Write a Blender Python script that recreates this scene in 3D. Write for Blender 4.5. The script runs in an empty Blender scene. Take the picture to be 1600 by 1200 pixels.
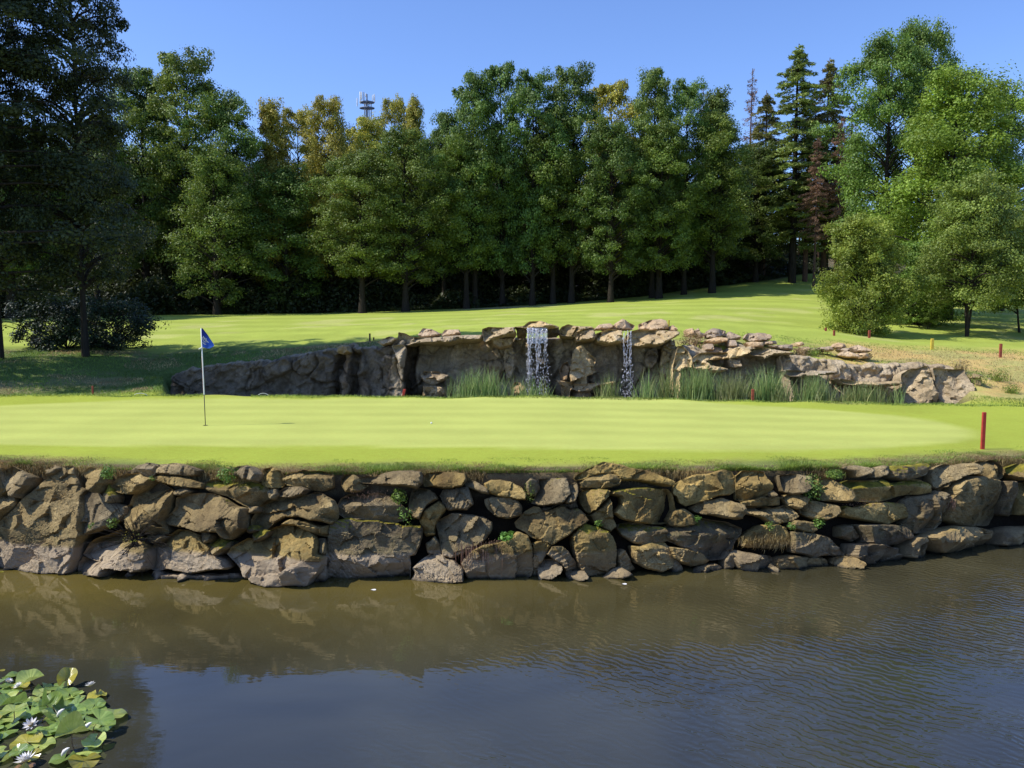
import bpy, math, random
import numpy as np
from mathutils import Vector
from mathutils.geometry import delaunay_2d_cdt
R_=math.radians
scene=bpy.context.scene
COL=scene.collection
# ------------------------------------------------------------------ camera model
CZ=4.48; F=1331.0; TH=R_(5.19); ct,st=math.cos(TH),math.sin(TH)
def W(px,py,Y):
    """world point on the sight line of a photo pixel at distance Y"""
    a=(px-800)/F; b=(600-py)/F
    dy=ct+b*st; dz=-st+b*ct
    k=Y/dy
    return np.array([a*k,Y,CZ+dz*k])
def PX(X,Y,z=1.8):
    d=Y*ct-(z-CZ)*st
    return 800+F*X/np.maximum(d,0.5)
def Xat(px,Y,z=1.8):
    return (px-800)/F*(Y*ct-(z-CZ)*st)
# ------------------------------------------------------------------ noise
def _h(ix,iy,iz,seed):
    n=(ix*374761393+iy*668265263+iz*2147483647+seed*1274126177)&0xffffffff
    n=((n^(n>>13))*1274126177)&0xffffffff
    n=((n^(n>>16))*2246822519)&0xffffffff
    n=n^(n>>15)
    return (n&0xffffff)/float(0xffffff)*2-1
def vn(P,s=1.0,seed=0):
    P=np.asarray(P,float)*s
    i=np.floor(P).astype(np.int64); f=P-i; f=f*f*f*(f*(f*6-15)+10)
    r=0
    for dx in (0,1):
        wx=f[:,0] if dx else 1-f[:,0]
        for dy in (0,1):
            wy=f[:,1] if dy else 1-f[:,1]
            for dz in (0,1):
                wz=f[:,2] if dz else 1-f[:,2]
                r=r+wx*wy*wz*_h(i[:,0]+dx,i[:,1]+dy,i[:,2]+dz,seed)
    return r
def fbm(P,s=1.0,seed=0,o=4,g=0.5):
    r=0;a=1
    for k in range(o):
        r=r+a*vn(P,s*(2.03**k),seed+k*17); a*=g
    return r
def sstep(a,b,x):
    t=np.clip((x-a)/(b-a),0,1); return t*t*(3-2*t)
# ------------------------------------------------------------------ mesh helpers
def mesh_np(name,V,Fs,mats=(),smooth=True,attrs=None,midx=None):
    """Fs: list of int arrays (n,k)"""
    me=bpy.data.meshes.new(name)
    V=np.asarray(V,np.float32)
    Fs=[np.asarray(f,np.int32) for f in Fs if len(f)]
    me.vertices.add(len(V)); me.vertices.foreach_set('co',V.ravel())
    nl=sum(f.size for f in Fs); nf=sum(len(f) for f in Fs)
    me.loops.add(nl); me.polygons.add(nf)
    me.loops.foreach_set('vertex_index',np.concatenate([f.ravel() for f in Fs]))
    st_=[];o=0
    for f in Fs:
        st_.append(o+np.arange(len(f))*f.shape[1]); o+=f.size
    me.polygons.foreach_set('loop_start',np.concatenate(st_).astype(np.int32))
    me.polygons.foreach_set('use_smooth',np.full(nf,smooth))
    if midx is not None: me.polygons.foreach_set('material_index',np.asarray(midx,np.int32))
    for m in mats: me.materials.append(m)
    if attrs:
        for k,a in attrs.items():
            a=np.asarray(a,np.float32)
            if a.ndim==1:
                at=me.attributes.new(k,'FLOAT','POINT'); at.data.foreach_set('value',a)
            else:
                at=me.attributes.new(k,'FLOAT_COLOR','POINT')
                c=np.ones((len(a),4),np.float32); c[:,:3]=a; at.data.foreach_set('color',c.ravel())
    me.update(calc_edges=True); me.validate()
    return me
def link(name,me,parent=None,loc=None):
    o=bpy.data.objects.new(name,me); COL.objects.link(o)
    if parent is not None: o.parent=parent
    if loc is not None: o.location=loc
    return o
def tag(o,label=None,cat=None,group=None,kind=None):
    if label: o['label']=label
    if cat: o['category']=cat
    if group: o['group']=group
    if kind: o['kind']=kind
    return o
def empty(name,loc,label=None,cat=None,group=None):
    o=bpy.data.objects.new(name,None); COL.objects.link(o); o.location=loc
    o.empty_display_size=0.3
    return tag(o,label,cat,group)
def tubes(lst,sides=6):
    """lst of (pts (n,3), radii (n,)) -> V, quads"""
    Vs=[];Fq=[];o=0
    ang=np.arange(sides)*2*np.pi/sides
    for p,r in lst:
        p=np.asarray(p,float); r=np.asarray(r,float); n=len(p)
        t=np.gradient(p,axis=0); t/=np.linalg.norm(t,axis=1)[:,None]+1e-9
        ref=np.where(np.abs(t[:,2:3])>0.9,np.array([[1.,0,0]]),np.array([[0,0,1.]]))
        a=np.cross(t,ref); a/=np.linalg.norm(a,axis=1)[:,None]+1e-9
        b=np.cross(t,a)
        ring=p[:,None,:]+r[:,None,None]*(np.cos(ang)[None,:,None]*a[:,None,:]+np.sin(ang)[None,:,None]*b[:,None,:])
        Vs.append(ring.reshape(-1,3))
        i=np.arange(n-1)[:,None]*sides; j=np.arange(sides)[None,:]; j2=(j+1)%sides
        q=np.stack([i+j,i+j2,i+sides+j2,i+sides+j],-1).reshape(-1,4)+o
        Fq.append(q); o+=n*sides
    return np.concatenate(Vs),np.concatenate(Fq)
def rotz(v,a):
    c,s=math.cos(a),math.sin(a)
    v=np.asarray(v); return np.stack([v[...,0]*c-v[...,1]*s,v[...,0]*s+v[...,1]*c,v[...,2]],-1)
# ------------------------------------------------------------------ materials
class NT:
    def __init__(s,name):
        s.m=bpy.data.materials.new(name); s.m.use_nodes=True; s.t=s.m.node_tree; s.t.nodes.clear()
        s.out=s.n('ShaderNodeOutputMaterial')
    def n(s,typ,**kw):
        nd=s.t.nodes.new(typ)
        for k,v in kw.items():
            if k.startswith('i_'):
                nd.inputs[k[2:].replace('_',' ')].default_value=v
            else: setattr(nd,k,v)
        return nd
    def l(s,a,b): s.t.links.new(a,b)
    def noise(s,scale,detail=4,rough=0.55,vec=None,dist=0):
        nd=s.n('ShaderNodeTexNoise'); nd.inputs['Scale'].default_value=scale; nd.inputs['Detail'].default_value=detail
        nd.inputs['Roughness'].default_value=rough; nd.inputs['Distortion'].default_value=dist
        if vec is not None: s.l(vec,nd.inputs['Vector'])
        return nd.outputs[0]
    def ramp(s,fac,stops):
        nd=s.n('ShaderNodeValToRGB'); e=nd.color_ramp.elements
        e[0].position=stops[0][0]; e[0].color=(*stops[0][1],1) if len(stops[0][1])==3 else stops[0][1]
        e[1].position=stops[-1][0]; e[1].color=(*stops[-1][1],1)
        for p,c in stops[1:-1]:
            x=e.new(p); x.color=(*c,1)
        s.l(fac,nd.inputs[0]); return nd.outputs[0]
    def mix(s,fac,a,b,typ='MIX'):
        nd=s.n('ShaderNodeMix',data_type='RGBA',blend_type=typ)
        for v,i in ((fac,0),(a,6),(b,7)):
            if hasattr(v,'is_output'): s.l(v,nd.inputs[i])
            elif i==0: nd.inputs[0].default_value=v
            else: nd.inputs[i].default_value=(*v,1)
        return nd.outputs[2]
    def math(s,op,a,b=None,clamp=False):
        nd=s.n('ShaderNodeMath',operation=op,use_clamp=clamp)
        for v,i in ((a,0),(b,1)):
            if v is None: continue
            if hasattr(v,'is_output'): s.l(v,nd.inputs[i])
            else: nd.inputs[i].default_value=v
        return nd.outputs[0]
    def mr(s,v,a,b,c=0.,d=1.):
        nd=s.n('ShaderNodeMapRange'); s.l(v,nd.inputs[0])
        for i,x in zip((1,2,3,4),(a,b,c,d)): nd.inputs[i].default_value=x
        return nd.outputs[0]
    def bump(s,h,strength=0.5,dist=0.02,nrm=None):
        nd=s.n('ShaderNodeBump'); nd.inputs['Strength'].default_value=strength; nd.inputs['Distance'].default_value=dist
        s.l(h,nd.inputs['Height'])
        if nrm is not None: s.l(nrm,nd.inputs['Normal'])
        return nd.outputs[0]
    def bsdf(s,col=None,rough=0.8,nrm=None,spec=0.3,**kw):
        nd=s.n('ShaderNodeBsdfPrincipled')
        if col is not None:
            if hasattr(col,'is_output'): s.l(col,nd.inputs['Base Color'])
            else: nd.inputs['Base Color'].default_value=(*col,1)
        if hasattr(rough,'is_output'): s.l(rough,nd.inputs['Roughness'])
        else: nd.inputs['Roughness'].default_value=rough
        nd.inputs['Specular IOR Level'].default_value=spec
        if nrm is not None: s.l(nrm,nd.inputs['Normal'])
        for k,v in kw.items(): nd.inputs[k.replace('_',' ')].default_value=v
        return nd.outputs[0]
    def done(s,sh): s.l(sh,s.out.inputs[0]); return s.m
def attr(t,name,out='Fac'):
    nd=t.n('ShaderNodeAttribute'); nd.attribute_name=name; return nd.outputs[out]
def pos(t): return t.n('ShaderNodeNewGeometry').outputs['Position']

def leaf_mat(name,c1,c2,c3,trans=0.3,rough=0.5,spec=0.35,big=0.35):
    t=NT(name)
    g=t.n('ShaderNodeNewGeometry'); oi=t.n('ShaderNodeObjectInfo')
    tc=t.n('ShaderNodeTexCoord')
    a=t.ramp(g.outputs['Random Per Island'],[(0,c1),(0.55,c2),(1,c3)])
    nz=t.noise(big,2,0.5,tc.outputs['Object'])
    v=t.math('MULTIPLY',t.mr(nz,0.32,0.68,0.62,1.35),t.mr(oi.outputs['Random'],0,1,0.85,1.15))
    hs=t.n('ShaderNodeHueSaturation'); t.l(a,hs.inputs['Color']); t.l(v,hs.inputs['Value'])
    t.l(t.mr(oi.outputs['Random'],0,1,0.485,0.515),hs.inputs['Hue'])
    b=t.bsdf(hs.outputs[0],rough,spec=spec)
    tr=t.n('ShaderNodeBsdfTranslucent'); 
    hs2=t.n('ShaderNodeHueSaturation'); t.l(hs.outputs[0],hs2.inputs['Color']); hs2.inputs['Value'].default_value=1.3; hs2.inputs['Hue'].default_value=0.485
    t.l(hs2.outputs[0],tr.inputs[0])
    mx=t.n('ShaderNodeMixShader'); mx.inputs[0].default_value=trans; t.l(b,mx.inputs[1]); t.l(tr.outputs[0],mx.inputs[2])
    return t.done(mx.outputs[0])
def bark_mat(name,c1,c2):
    t=NT(name); tc=t.n('ShaderNodeTexCoord'); mp=t.n('ShaderNodeMapping'); mp.inputs['Scale'].default_value=(6,6,1)
    t.l(tc.outputs['Object'],mp.inputs[0])
    n=t.noise(2,5,0.65,mp.outputs[0]); c=t.ramp(n,[(0.3,c1),(0.7,c2)])
    return t.done(t.bsdf(c,0.9,t.bump(n,0.8,0.05),0.1))
M={}
M['dark']=leaf_mat('oak foliage',(0.0689, 0.1139, 0.0218),(0.1104, 0.1752, 0.03),(0.1841, 0.2518, 0.0437))
M['mid']=leaf_mat('mid green foliage',(0.0964, 0.1613, 0.0238),(0.15, 0.2372, 0.0355),(0.2249, 0.3132, 0.0534))
M['light']=leaf_mat('light green foliage',(0.1347, 0.2068, 0.0229),(0.202, 0.2943, 0.0349),(0.2863, 0.3739, 0.0505),0.35)
M['olive']=leaf_mat('yellowing foliage',(0.2254, 0.2394, 0.0374),(0.3606, 0.3662, 0.0524),(0.571, 0.4789, 0.0748),0.35)
M['gold']=leaf_mat('golden foliage',(0.2428, 0.2536, 0.0413),(0.4047, 0.3931, 0.0578),(0.5666, 0.5071, 0.0825),0.35)
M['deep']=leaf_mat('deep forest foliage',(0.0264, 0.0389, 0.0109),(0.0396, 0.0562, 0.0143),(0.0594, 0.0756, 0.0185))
M['alder']=leaf_mat('alder foliage',(0.0258, 0.0377, 0.011),(0.0398, 0.0555, 0.0138),(0.0646, 0.0843, 0.0207),0.22)
M['rhodo']=leaf_mat('rhododendron foliage',(.012,.025,.012),(.02,.038,.015),(.032,.055,.02),0.1)
M['needle']=leaf_mat('spruce needles',(0.1558, 0.21, 0.0511),(0.2338, 0.2865, 0.0612),(0.3637, 0.3819, 0.0817),0.15)
M['larch']=leaf_mat('larch needles',(0.1755, 0.2048, 0.0585),(0.2487, 0.273, 0.0702),(0.3217, 0.273, 0.0936),0.2)
M['brown']=leaf_mat('dead brown needles',(0.1685, 0.0975, 0.0639),(0.2527, 0.1408, 0.0895),(0.337, 0.1949, 0.1171),0.15)
M['bush']=leaf_mat('hornbeam foliage',(0.1594, 0.2008, 0.0268),(0.2337, 0.2812, 0.0374),(0.3399, 0.3616, 0.0536),0.33)
M['silver']=leaf_mat('grey green foliage',(0.1306, 0.1982, 0.0321),(0.196, 0.2817, 0.046),(0.3048, 0.3755, 0.0688),0.3)
M['reed']=leaf_mat('reed blades',(0.1499, 0.2356, 0.0675),(0.275, 0.3689, 0.1125),(0.4999, 0.5124, 0.2025),0.35)
M['paler']=leaf_mat('pale reed blades',(0.18, 0.225, 0.075),(0.285, 0.33, 0.12),(0.42, 0.42, 0.195),0.35)
M['weed']=leaf_mat('weed leaves',(0.091, 0.182, 0.039),(0.169, 0.312, 0.052),(0.26, 0.442, 0.078),0.35)
M['fringe']=leaf_mat('lawn edge grass',(0.1397, 0.2079, 0.0405),(0.2329, 0.3267, 0.054),(0.3726, 0.4455, 0.081),0.3,big=1.2)
M['straw']=leaf_mat('dry grass',(0.2018, 0.1337, 0.0607),(0.3415, 0.2376, 0.108),(0.5278, 0.3861, 0.1755),0.25,big=1.2)
M['root']=leaf_mat('dry roots',(0.156, 0.0936, 0.0648),(0.2808, 0.1716, 0.1152),(0.4368, 0.2964, 0.2016),0.1)
M['bark']=bark_mat('bark',(.022,.018,.013),(.052,.043,.033))
M['barkl']=bark_mat('pale bark',(.10,.085,.065),(.21,.18,.14))
M['barkr']=bark_mat('red brown bark',(.07,.045,.035),(.16,.10,.07))

def rock_mat(name,cA,cB,cC,band=True,bs=1.0):
    t=NT(name); P=pos(t); geo=t.n('ShaderNodeNewGeometry'); oi=t.n('ShaderNodeObjectInfo')
    n1=t.noise(1.6,6,0.6,P,0.4); n2=t.noise(9,8,0.7,P); n3=t.noise(45,5,0.7,P)
    c=t.ramp(n1,[(0.28,cA),(0.5,cB),(0.75,cC)])
    c=t.mix(t.mr(n2,0.35,0.7),c,t.mix(1.0,c,(1.5,1.45,1.35),'MULTIPLY'))
    c=t.mix(t.mr(n3,0.52,0.40,0,0.55),c,t.mix(1.0,c,(.42,.40,.38),'MULTIPLY'))
    rv=t.mr(oi.outputs['Random'],0,1,0.72,1.2)
    hs=t.n('ShaderNodeHueSaturation'); t.l(c,hs.inputs['Color']); t.l(rv,hs.inputs['Value']); t.l(t.mr(oi.outputs['Random'],0,1,.8,1.1),hs.inputs['Saturation']); c=hs.outputs[0]
    sp=t.n('ShaderNodeSeparateXYZ'); t.l(P,sp.inputs[0])
    if band:
        zz=t.math('ADD',sp.outputs[2],t.mr(t.noise(3,3,0.5,P),0,1,-.06,.06))
        b=t.math('MULTIPLY',t.mr(zz,0.47,0.41),t.mr(sp.outputs[0],-1.5,1.5,1.0,.3))  # pale waterline band; its fade to the right paints in the wall's shaded end
        c=t.mix(b,c,t.mix(t.mr(n1,.3,.7),(.30,.225,.14),(.50,.395,.255)))
        # slimy waterline
        b2=t.mr(zz,0.05,0.0); c=t.mix(b2,c,(.055,.05,.04))
        # olive lichen band above
        b3=t.math('MULTIPLY',t.mr(zz,0.42,0.5),t.mr(zz,0.95,0.6)); b3=t.math('MULTIPLY',b3,t.mr(n2,.45,.6,0,.6))
        c=t.mix(b3,c,(.19,.16,.07))
    # moss
    sn=t.n('ShaderNodeSeparateXYZ'); t.l(geo.outputs['Normal'],sn.inputs[0])
    ms=t.math('MULTIPLY',t.mr(sn.outputs[2],0.25,0.75),attr(t,'moss'))
    ms=t.math('ADD',ms,t.math('MULTIPLY',attr(t,'moss'),-0.12))
    ms=t.mr(t.math('ADD',ms,t.mr(n2,0.3,0.7,-.35,.25)),0.3,0.45)
    c=t.mix(ms,c,t.mix(t.mr(t.noise(6,3,.6,P),.35,.65),(.11,.105,.02),(.36,.29,.035)))
    st_=attr(t,'stain_shade'); c=t.mix(st_,c,t.mix(0.85,c,(.10,.085,.075),'MULTIPLY'))
    tn=attr(t,'tan'); c=t.mix(tn,c,t.mix(t.mr(n2,.3,.7),(.24,.14,.06),(.45,.30,.16)))
    h=t.math('ADD',t.math('MULTIPLY',n2,1.0),t.math('MULTIPLY',n3,0.35))
    mus=t.n('ShaderNodeTexVoronoi'); mus.feature='DISTANCE_TO_EDGE'; mus.inputs['Scale'].default_value=4.5; t.l(t.n('ShaderNodeTexCoord').outputs['Object'],mus.inputs['Vector'])
    wrp=t.n('ShaderNodeVectorMath',operation='ADD')
    nn=t.n('ShaderNodeTexNoise'); nn.inputs['Scale'].default_value=3.0; t.l(P,nn.inputs['Vector'])
    t.l(P,wrp.inputs[0]); t.l(nn.outputs[1],wrp.inputs[1]); t.l(wrp.outputs[0],mus.inputs['Vector'])
    crack=t.mr(mus.outputs['Distance'],0.0,0.025)
    crk=t.math('MAXIMUM',crack,t.mr(n1,0.62,0.5)); h=t.math('ADD',h,t.math('MULTIPLY',crk,0.25))
    c=t.mix(t.math('SUBTRACT',1.0,crk),c,t.mix(1.0,c,(.55,.53,.5),'MULTIPLY'))
    nr=t.bump(h,0.85,0.05*bs)
    rg=t.mr(st_,0,1,0.88,0.25)
    return t.done(t.bsdf(c,rg,nr,0.18))
M['rock']=rock_mat('boulder stone',(.10,.068,.030),(.26,.187,.075),(.50,.375,.165))
M['cliff']=rock_mat('artificial rock',(.29,.21,.11),(.50,.375,.20),(.74,.59,.36),False,1.6)
M['rubble']=rock_mat('rubble stone',(.30,.205,.125),(.46,.335,.205),(.64,.50,.33),False,1.2)

def simple(name,col,rough=0.6,spec=0.3,var=0.15,sc=8,**kw):
    t=NT(name); n=t.noise(sc,4,.6,t.n('ShaderNodeTexCoord').outputs['Object'])
    c=t.mix(t.mr(n,.3,.7),tuple(x*(1-var) for x in col),tuple(min(1,x*(1+var)) for x in col))
    return t.done(t.bsdf(c,rough,spec=spec,**kw))
M['red']=simple('red paint',(.42,.045,.03),.55,var=.3)
M['redw']=simple('weathered red paint',(.30,.07,.04),.7,var=.3)
M['yellow']=simple('yellow paint',(.62,.46,.06),.55)
M['wood']=simple('dark weathered wood',(.06,.045,.03),.85)
M['white']=simple('white paint',(.78,.78,.76),.35,var=.04)
M['black']=simple('black paint',(.02,.02,.02),.4)
M['metal']=simple('galvanised metal',(.45,.47,.5),.4,Metallic=0.3)
M['steel']=simple('dark steel',(.24,.26,.30),.5)
M['pipe']=simple('pale plastic pipe',(.62,.62,.55),.4)
M['ballm']=simple('golf ball white',(.85,.85,.83),.3,var=.03)
M['chalk']=simple('white stone',(.72,.72,.72),.7)
M['flagpink']=simple('flagpole red band',(.55,.30,.27),.4)

# ground: base colour lives in a colour attribute, modulated by procedural noise
def ground_mat():
    t=NT('ground'); P=pos(t); c=attr(t,'gcol','Color')
    n1=t.noise(0.5,5,.6,P); n2=t.noise(7,6,.7,P); n3=t.noise(60,4,.7,P)
    r=attr(t,'rough_g')
    v=t.mr(n2,.3,.7,.8,1.2); v2=t.mr(n1,.3,.7,.93,1.07)
    vv=t.math('MULTIPLY',t.math('ADD',1.0,t.math('MULTIPLY',t.math('SUBTRACT',v,1.0),r)),v2)
    vv=t.math('MULTIPLY',vv,t.math('ADD',1.0,t.math('MULTIPLY',t.mr(n3,.3,.7,-.35,.35),t.math('ADD',t.math('MULTIPLY',r,.9),.3))))
    hs=t.n('ShaderNodeHueSaturation'); t.l(c,hs.inputs['Color']); t.l(vv,hs.inputs['Value'])
    t.l(t.mr(n2,.3,.7,.49,.505),hs.inputs['Hue'])
    h=t.math('ADD',n2,t.math('MULTIPLY',n3,.5))
    b=t.n('ShaderNodeBump'); b.inputs['Distance'].default_value=.06; t.l(h,b.inputs['Height']); t.l(t.mr(r,0,1,.08,.7),b.inputs['Strength'])
    return t.done(t.bsdf(hs.outputs[0],.95,b.outputs[0],0.05))
M['ground']=ground_mat()
def water_mat(name,body=(.042,.041,.027),ripple=True):
    t=NT(name); P=pos(t)
    sp=t.n('ShaderNodeSeparateXYZ'); t.l(P,sp.inputs[0])
    def wn(rot,sc,scale,det=2,dist=0.4):
        mp=t.n('ShaderNodeMapping'); mp.inputs['Rotation'].default_value=(0,0,R_(rot)); mp.inputs['Scale'].default_value=sc
        t.l(P,mp.inputs[0]); return t.noise(scale,det,.5,mp.outputs[0],dist)
    a=wn(42,(.7,3.4,1),2.5,1,.3); b=wn(-10,(1.0,2.2,1),2.0,2,.3); c=wn(10,(1,1.6,1),9,2,.2)
    big=wn(12,(1,1.3,1),0.28,2,0)
    m=t.math('MULTIPLY',t.mr(t.math('ADD',sp.outputs[0],t.math('MULTIPLY',t.math('SUBTRACT',12.0,sp.outputs[1]),0.55)),-.5,5.5),t.mr(big,.38,.56,.12,1))
    h=t.math('ADD',t.math('MULTIPLY',a,t.math('MULTIPLY',m,.12)),t.math('MULTIPLY',b,t.math('ADD',.03,t.math('MULTIPLY',m,.05))))
    mpw=t.n('ShaderNodeMapping'); mpw.inputs['Rotation'].default_value=(0,0,R_(-48)); t.l(P,mpw.inputs[0])
    wv=t.n('ShaderNodeTexWave'); wv.bands_direction='X'; wv.inputs['Scale'].default_value=2.6; wv.inputs['Distortion'].default_value=9.0; wv.inputs['Detail'].default_value=2.5; wv.inputs['Detail Scale'].default_value=1.3; t.l(mpw.outputs[0],wv.inputs['Vector'])
    h=t.math('ADD',h,t.math('MULTIPLY',wv.outputs[1],t.math('MULTIPLY',m,.085)))
    h=t.math('ADD',h,t.math('MULTIPLY',c,t.math('ADD',.008,t.math('MULTIPLY',m,.03))))
    nr=t.bump(h,1.0,0.06)
    mud=wn(20,(1,1,1),0.35,3,.5)
    col=t.mix(t.mr(mud,.35,.65),tuple(x*.7 for x in body),tuple(x*1.35 for x in body))
    shelf=t.math('MULTIPLY',t.mr(sp.outputs[1],10.0,13.2),t.mr(sp.outputs[0],5.5,-2,.25,1))  # shelf here: the wall's olive reflection painted into the water colour
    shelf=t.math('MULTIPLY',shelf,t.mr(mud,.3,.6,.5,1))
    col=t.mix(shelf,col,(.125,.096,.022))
    nd=t.n('ShaderNodeBsdfPrincipled'); t.l(col,nd.inputs['Base Color']); nd.inputs['Roughness'].default_value=.035; nd.inputs['IOR'].default_value=1.6
    t.l(nr,nd.inputs['Normal'])
    return t.done(nd.outputs[0])
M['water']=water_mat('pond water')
# ------------------------------------------------------------------ wall geometry
_wl=[(-260,872),(-60,885),(0,887),(120,893),(230,899),(330,905),(430,911),(500,909),(600,907),(750,904),(900,903),(1000,899),(1080,893),(1200,888),(1320,884),(1410,876),(1470,866),(1540,856),(1600,849),(1700,838),(1900,818)]
_wx=[];_wy=[]
for px,py in _wl:
    Y=CZ/ math.tan(math.atan((py-600)/F)+TH)
    p=W(px,py,Y); _wx.append(p[0]); _wy.append(Y)
_wx=[-400,-40]+_wx+[40,400]; _wy=[11.0,12.0]+_wy+[21,22]
_xs=np.linspace(-60,60,2401); _ys=np.interp(_xs,_wx,_wy)
_k=np.hanning(41); _k/=_k.sum(); _ysp=np.pad(_ys,20,mode='edge'); _ys=np.convolve(_ysp,_k,'valid')
def Yb(x): return np.interp(x,_xs,_ys)
LEAN=0.25
def wallpt(px,py):
    Y=14.5
    for _ in range(14):
        p=W(px,py,Y); Y=0.5*Y+0.5*(float(Yb(p[0]))+LEAN*max(p[2],-.1))
    return W(px,py,Y)
def G(X): return 1.73-0.02*np.maximum(X-1,0)*(np.asarray(X)<14)-0.26*(np.asarray(X)>=14)
# ------------------------------------------------------------------ cliff lines
CF=np.array([(240,29.2),(262,29.2),(330,29.4),(450,29.8),(530,30.0),(560,30.1),(605,29.8),(630,29.7),(640,30.4),(662,31.0),(1030,31.0),(1056,30.5),(1068,29.3),(1110,29.3),(1150,29.5),(1225,29.3),(1234,28.7),(1400,28.4),(1512,27.9),(1530,27.9)])
CT=np.array([(240,600),(262,594),(275,583),(300,578),(330,574),(370,570),(420,566),(450,560),(490,552),(520,549),(530,542),(545,541),(556,547),(600,545),(615,541),(635,533),(660,531),(1050,531),(1060,545),(1068,543),(1085,542),(1100,549),(1120,551),(1150,549),(1165,544),(1200,549),(1225,553),(1232,560),(1250,559),(1270,562),(1300,566),(1345,573),(1400,575),(1450,573),(1505,577),(1512,584)])
def CY(px): return np.interp(px,CF[:,0],CF[:,1])
# ------------------------------------------------------------------ terrain
ctrl=[(0,616,26.2),(-150,616,26),(0,585,28.5),(120,600,28.2),(0,560,31),(130,556,32),(70,575,29.6),(230,575,31),(-200,560,32),(0,528,40),(180,530,40),(20,500,56),(150,497,60),(300,492,66),(-200,500,60),
(270,583,30.3),(330,572,30.6),(450,556,31.2),(530,543,31.6),(600,541,31.7),(640,530,32.3),(700,529,32.6),(860,528,32.6),(1040,528,32.6),(1075,533,32),(1150,533,32),(1220,541,31.6),(1250,556,29.9),(1340,569,29.6),(1400,571,29.3),(1500,578,28.9),
(400,535,36),(560,534,36),(600,521,39),(750,508,40),(900,506,40),(1000,506,40),(400,515,46),(600,505,50),(700,498,52),(900,491,52),(1100,482,54),(1250,472,60),(1100,520,37),(1200,525,36),(1290,545,34),
(500,490,68),(740,482,70),(870,475,72),(1000,466,74),(1100,453,77),(1200,440,81),(1275,428,86),
(1275,513,42),(1350,525,43),(1515,525,44),(1600,520,46),(1750,520,46),(1450,492,60),(1600,489,65),(1420,455,88),(1600,450,90),
(1456,548,35.5),(1563,558,33.5),(1700,570,33),(1600,598,29.5),(1700,600,29),(1350,562,32),(1540,612,27.5),(1600,622,26.4),(1700,622,26.3),
(1200,405,100),(1000,445,100),(700,465,100),(300,478,100),(0,480,100),(-300,480,90),(1800,440,100)]
cp=np.array([W(*c) for c in ctrl])
far=np.array([(-300,200,10),(0,250,22),(300,200,22),(-350,60,2),(350,60,4),(-100,25,1.9),(100,25,1.8),(0,390,30),(-350,390,20),(350,390,30)],float)
cp=np.vstack([cp,far])
_d=np.linalg.norm(cp[:,None,:2]-cp[None,:,:2],axis=2)
_A=np.zeros((len(cp)+3,)*2); _A[:len(cp),:len(cp)]=_d+np.eye(len(cp))*0.05
_A[:len(cp),-3]=1; _A[:len(cp),-2:]=cp[:,:2]/100; _A[-3:,:len(cp)]=_A[:len(cp),-3:].T
_w=np.linalg.solve(_A,np.concatenate([cp[:,2],[0,0,0]]))
def rbf(X,Y):
    X=np.asarray(X,float);Y=np.asarray(Y,float)
    out=np.zeros_like(X)
    for i in range(0,X.size,20000):
        x=X.ravel()[i:i+20000];y=Y.ravel()[i:i+20000]
        d=np.sqrt((x[:,None]-cp[None,:,0])**2+(y[:,None]-cp[None,:,1])**2)
        out.ravel()[i:i+20000]=d@_w[:len(cp)]+_w[-3]+(x*_w[-2]+y*_w[-1])/100
    return out
def zg(X,Y):
    """ground height behind the front wall edge"""
    X=np.atleast_1d(np.asarray(X,float)); Y=np.atleast_1d(np.asarray(Y,float)); X,Y=np.broadcast_arrays(X,Y)
    X=X.copy();Y=Y.copy()
    g=G(X); e=25.35+0.12*np.sin(X*.7)+.1*np.sin(X*1.9+1)
    r=rbf(X,Y)
    px=PX(X,Y)
    cy=CY(px)
    t_in=sstep(255,268,px)*(1-sstep(1508,1518,px))
    tro=1.25+0*X
    hi=sstep(cy+0.75,cy+1.15,Y)
    beh=tro*(1-hi)+r*hi
    rough=fbm(np.stack([X,Y,0*X],1),0.8,5,3)*0.05*sstep(25.5,27,Y)*(1-sstep(45,60,Y))
    z2=r*(1-t_in)+beh*t_in
    # lip at far edge of the green
    lip=np.exp(-((Y-e)/0.35)**2)*(0.05+0.05*sstep(600,300,px)+.03*np.sin(X*2.3)*np.sin(X*.9))
    w=sstep(0.25,1.1,Y-e)
    z=g*(1-w)+z2*w+lip+rough
    return z
def z1(x,y): return float(zg(x,y)[0])
# columns
c=np.arange(-13,13.01,0.2); 
s1=13+np.cumsum(np.full(80,0.55)); s2=s1[-1]+np.cumsum(0.9*1.22**np.arange(22))
cols=np.concatenate([-(s2[::-1]),-(s1[::-1]),c,s1,s2])
EDGE=LEAN*1.75+0.16
rows=[]  # (kind, value, z)
yb=Yb(cols)
Yr=[];Zr=[]
for yy,zz in ((-330,3.2),(-120,3.1),(-40,3.0),(-10,2.95),(-1,2.9),(1.2,2.75),(3,1.2),(4.2,0.15),(5,-.5),(7,-1.2),(9,-1.3)):
    Yr.append(np.full_like(cols,yy)); Zr.append(np.full_like(cols,zz))
Yr.append(yb-1.2);Zr.append(np.full_like(cols,-1.0))
Yr.append(yb+0.1);Zr.append(np.full_like(cols,-.5))
nb=14
for k in range(nb):
    f=k/(nb-1); Yr.append(yb+0.30+f*(EDGE-0.30)); Zr.append(-.3+f*(G(cols)-.03+.3))
s=np.concatenate([[0.12,0.25],np.arange(0.45,10,.3),np.arange(10,22,.22),np.arange(22,48,.5),np.arange(48,110,1.1),110+np.cumsum(1.5*1.18**np.arange(20))])
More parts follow.
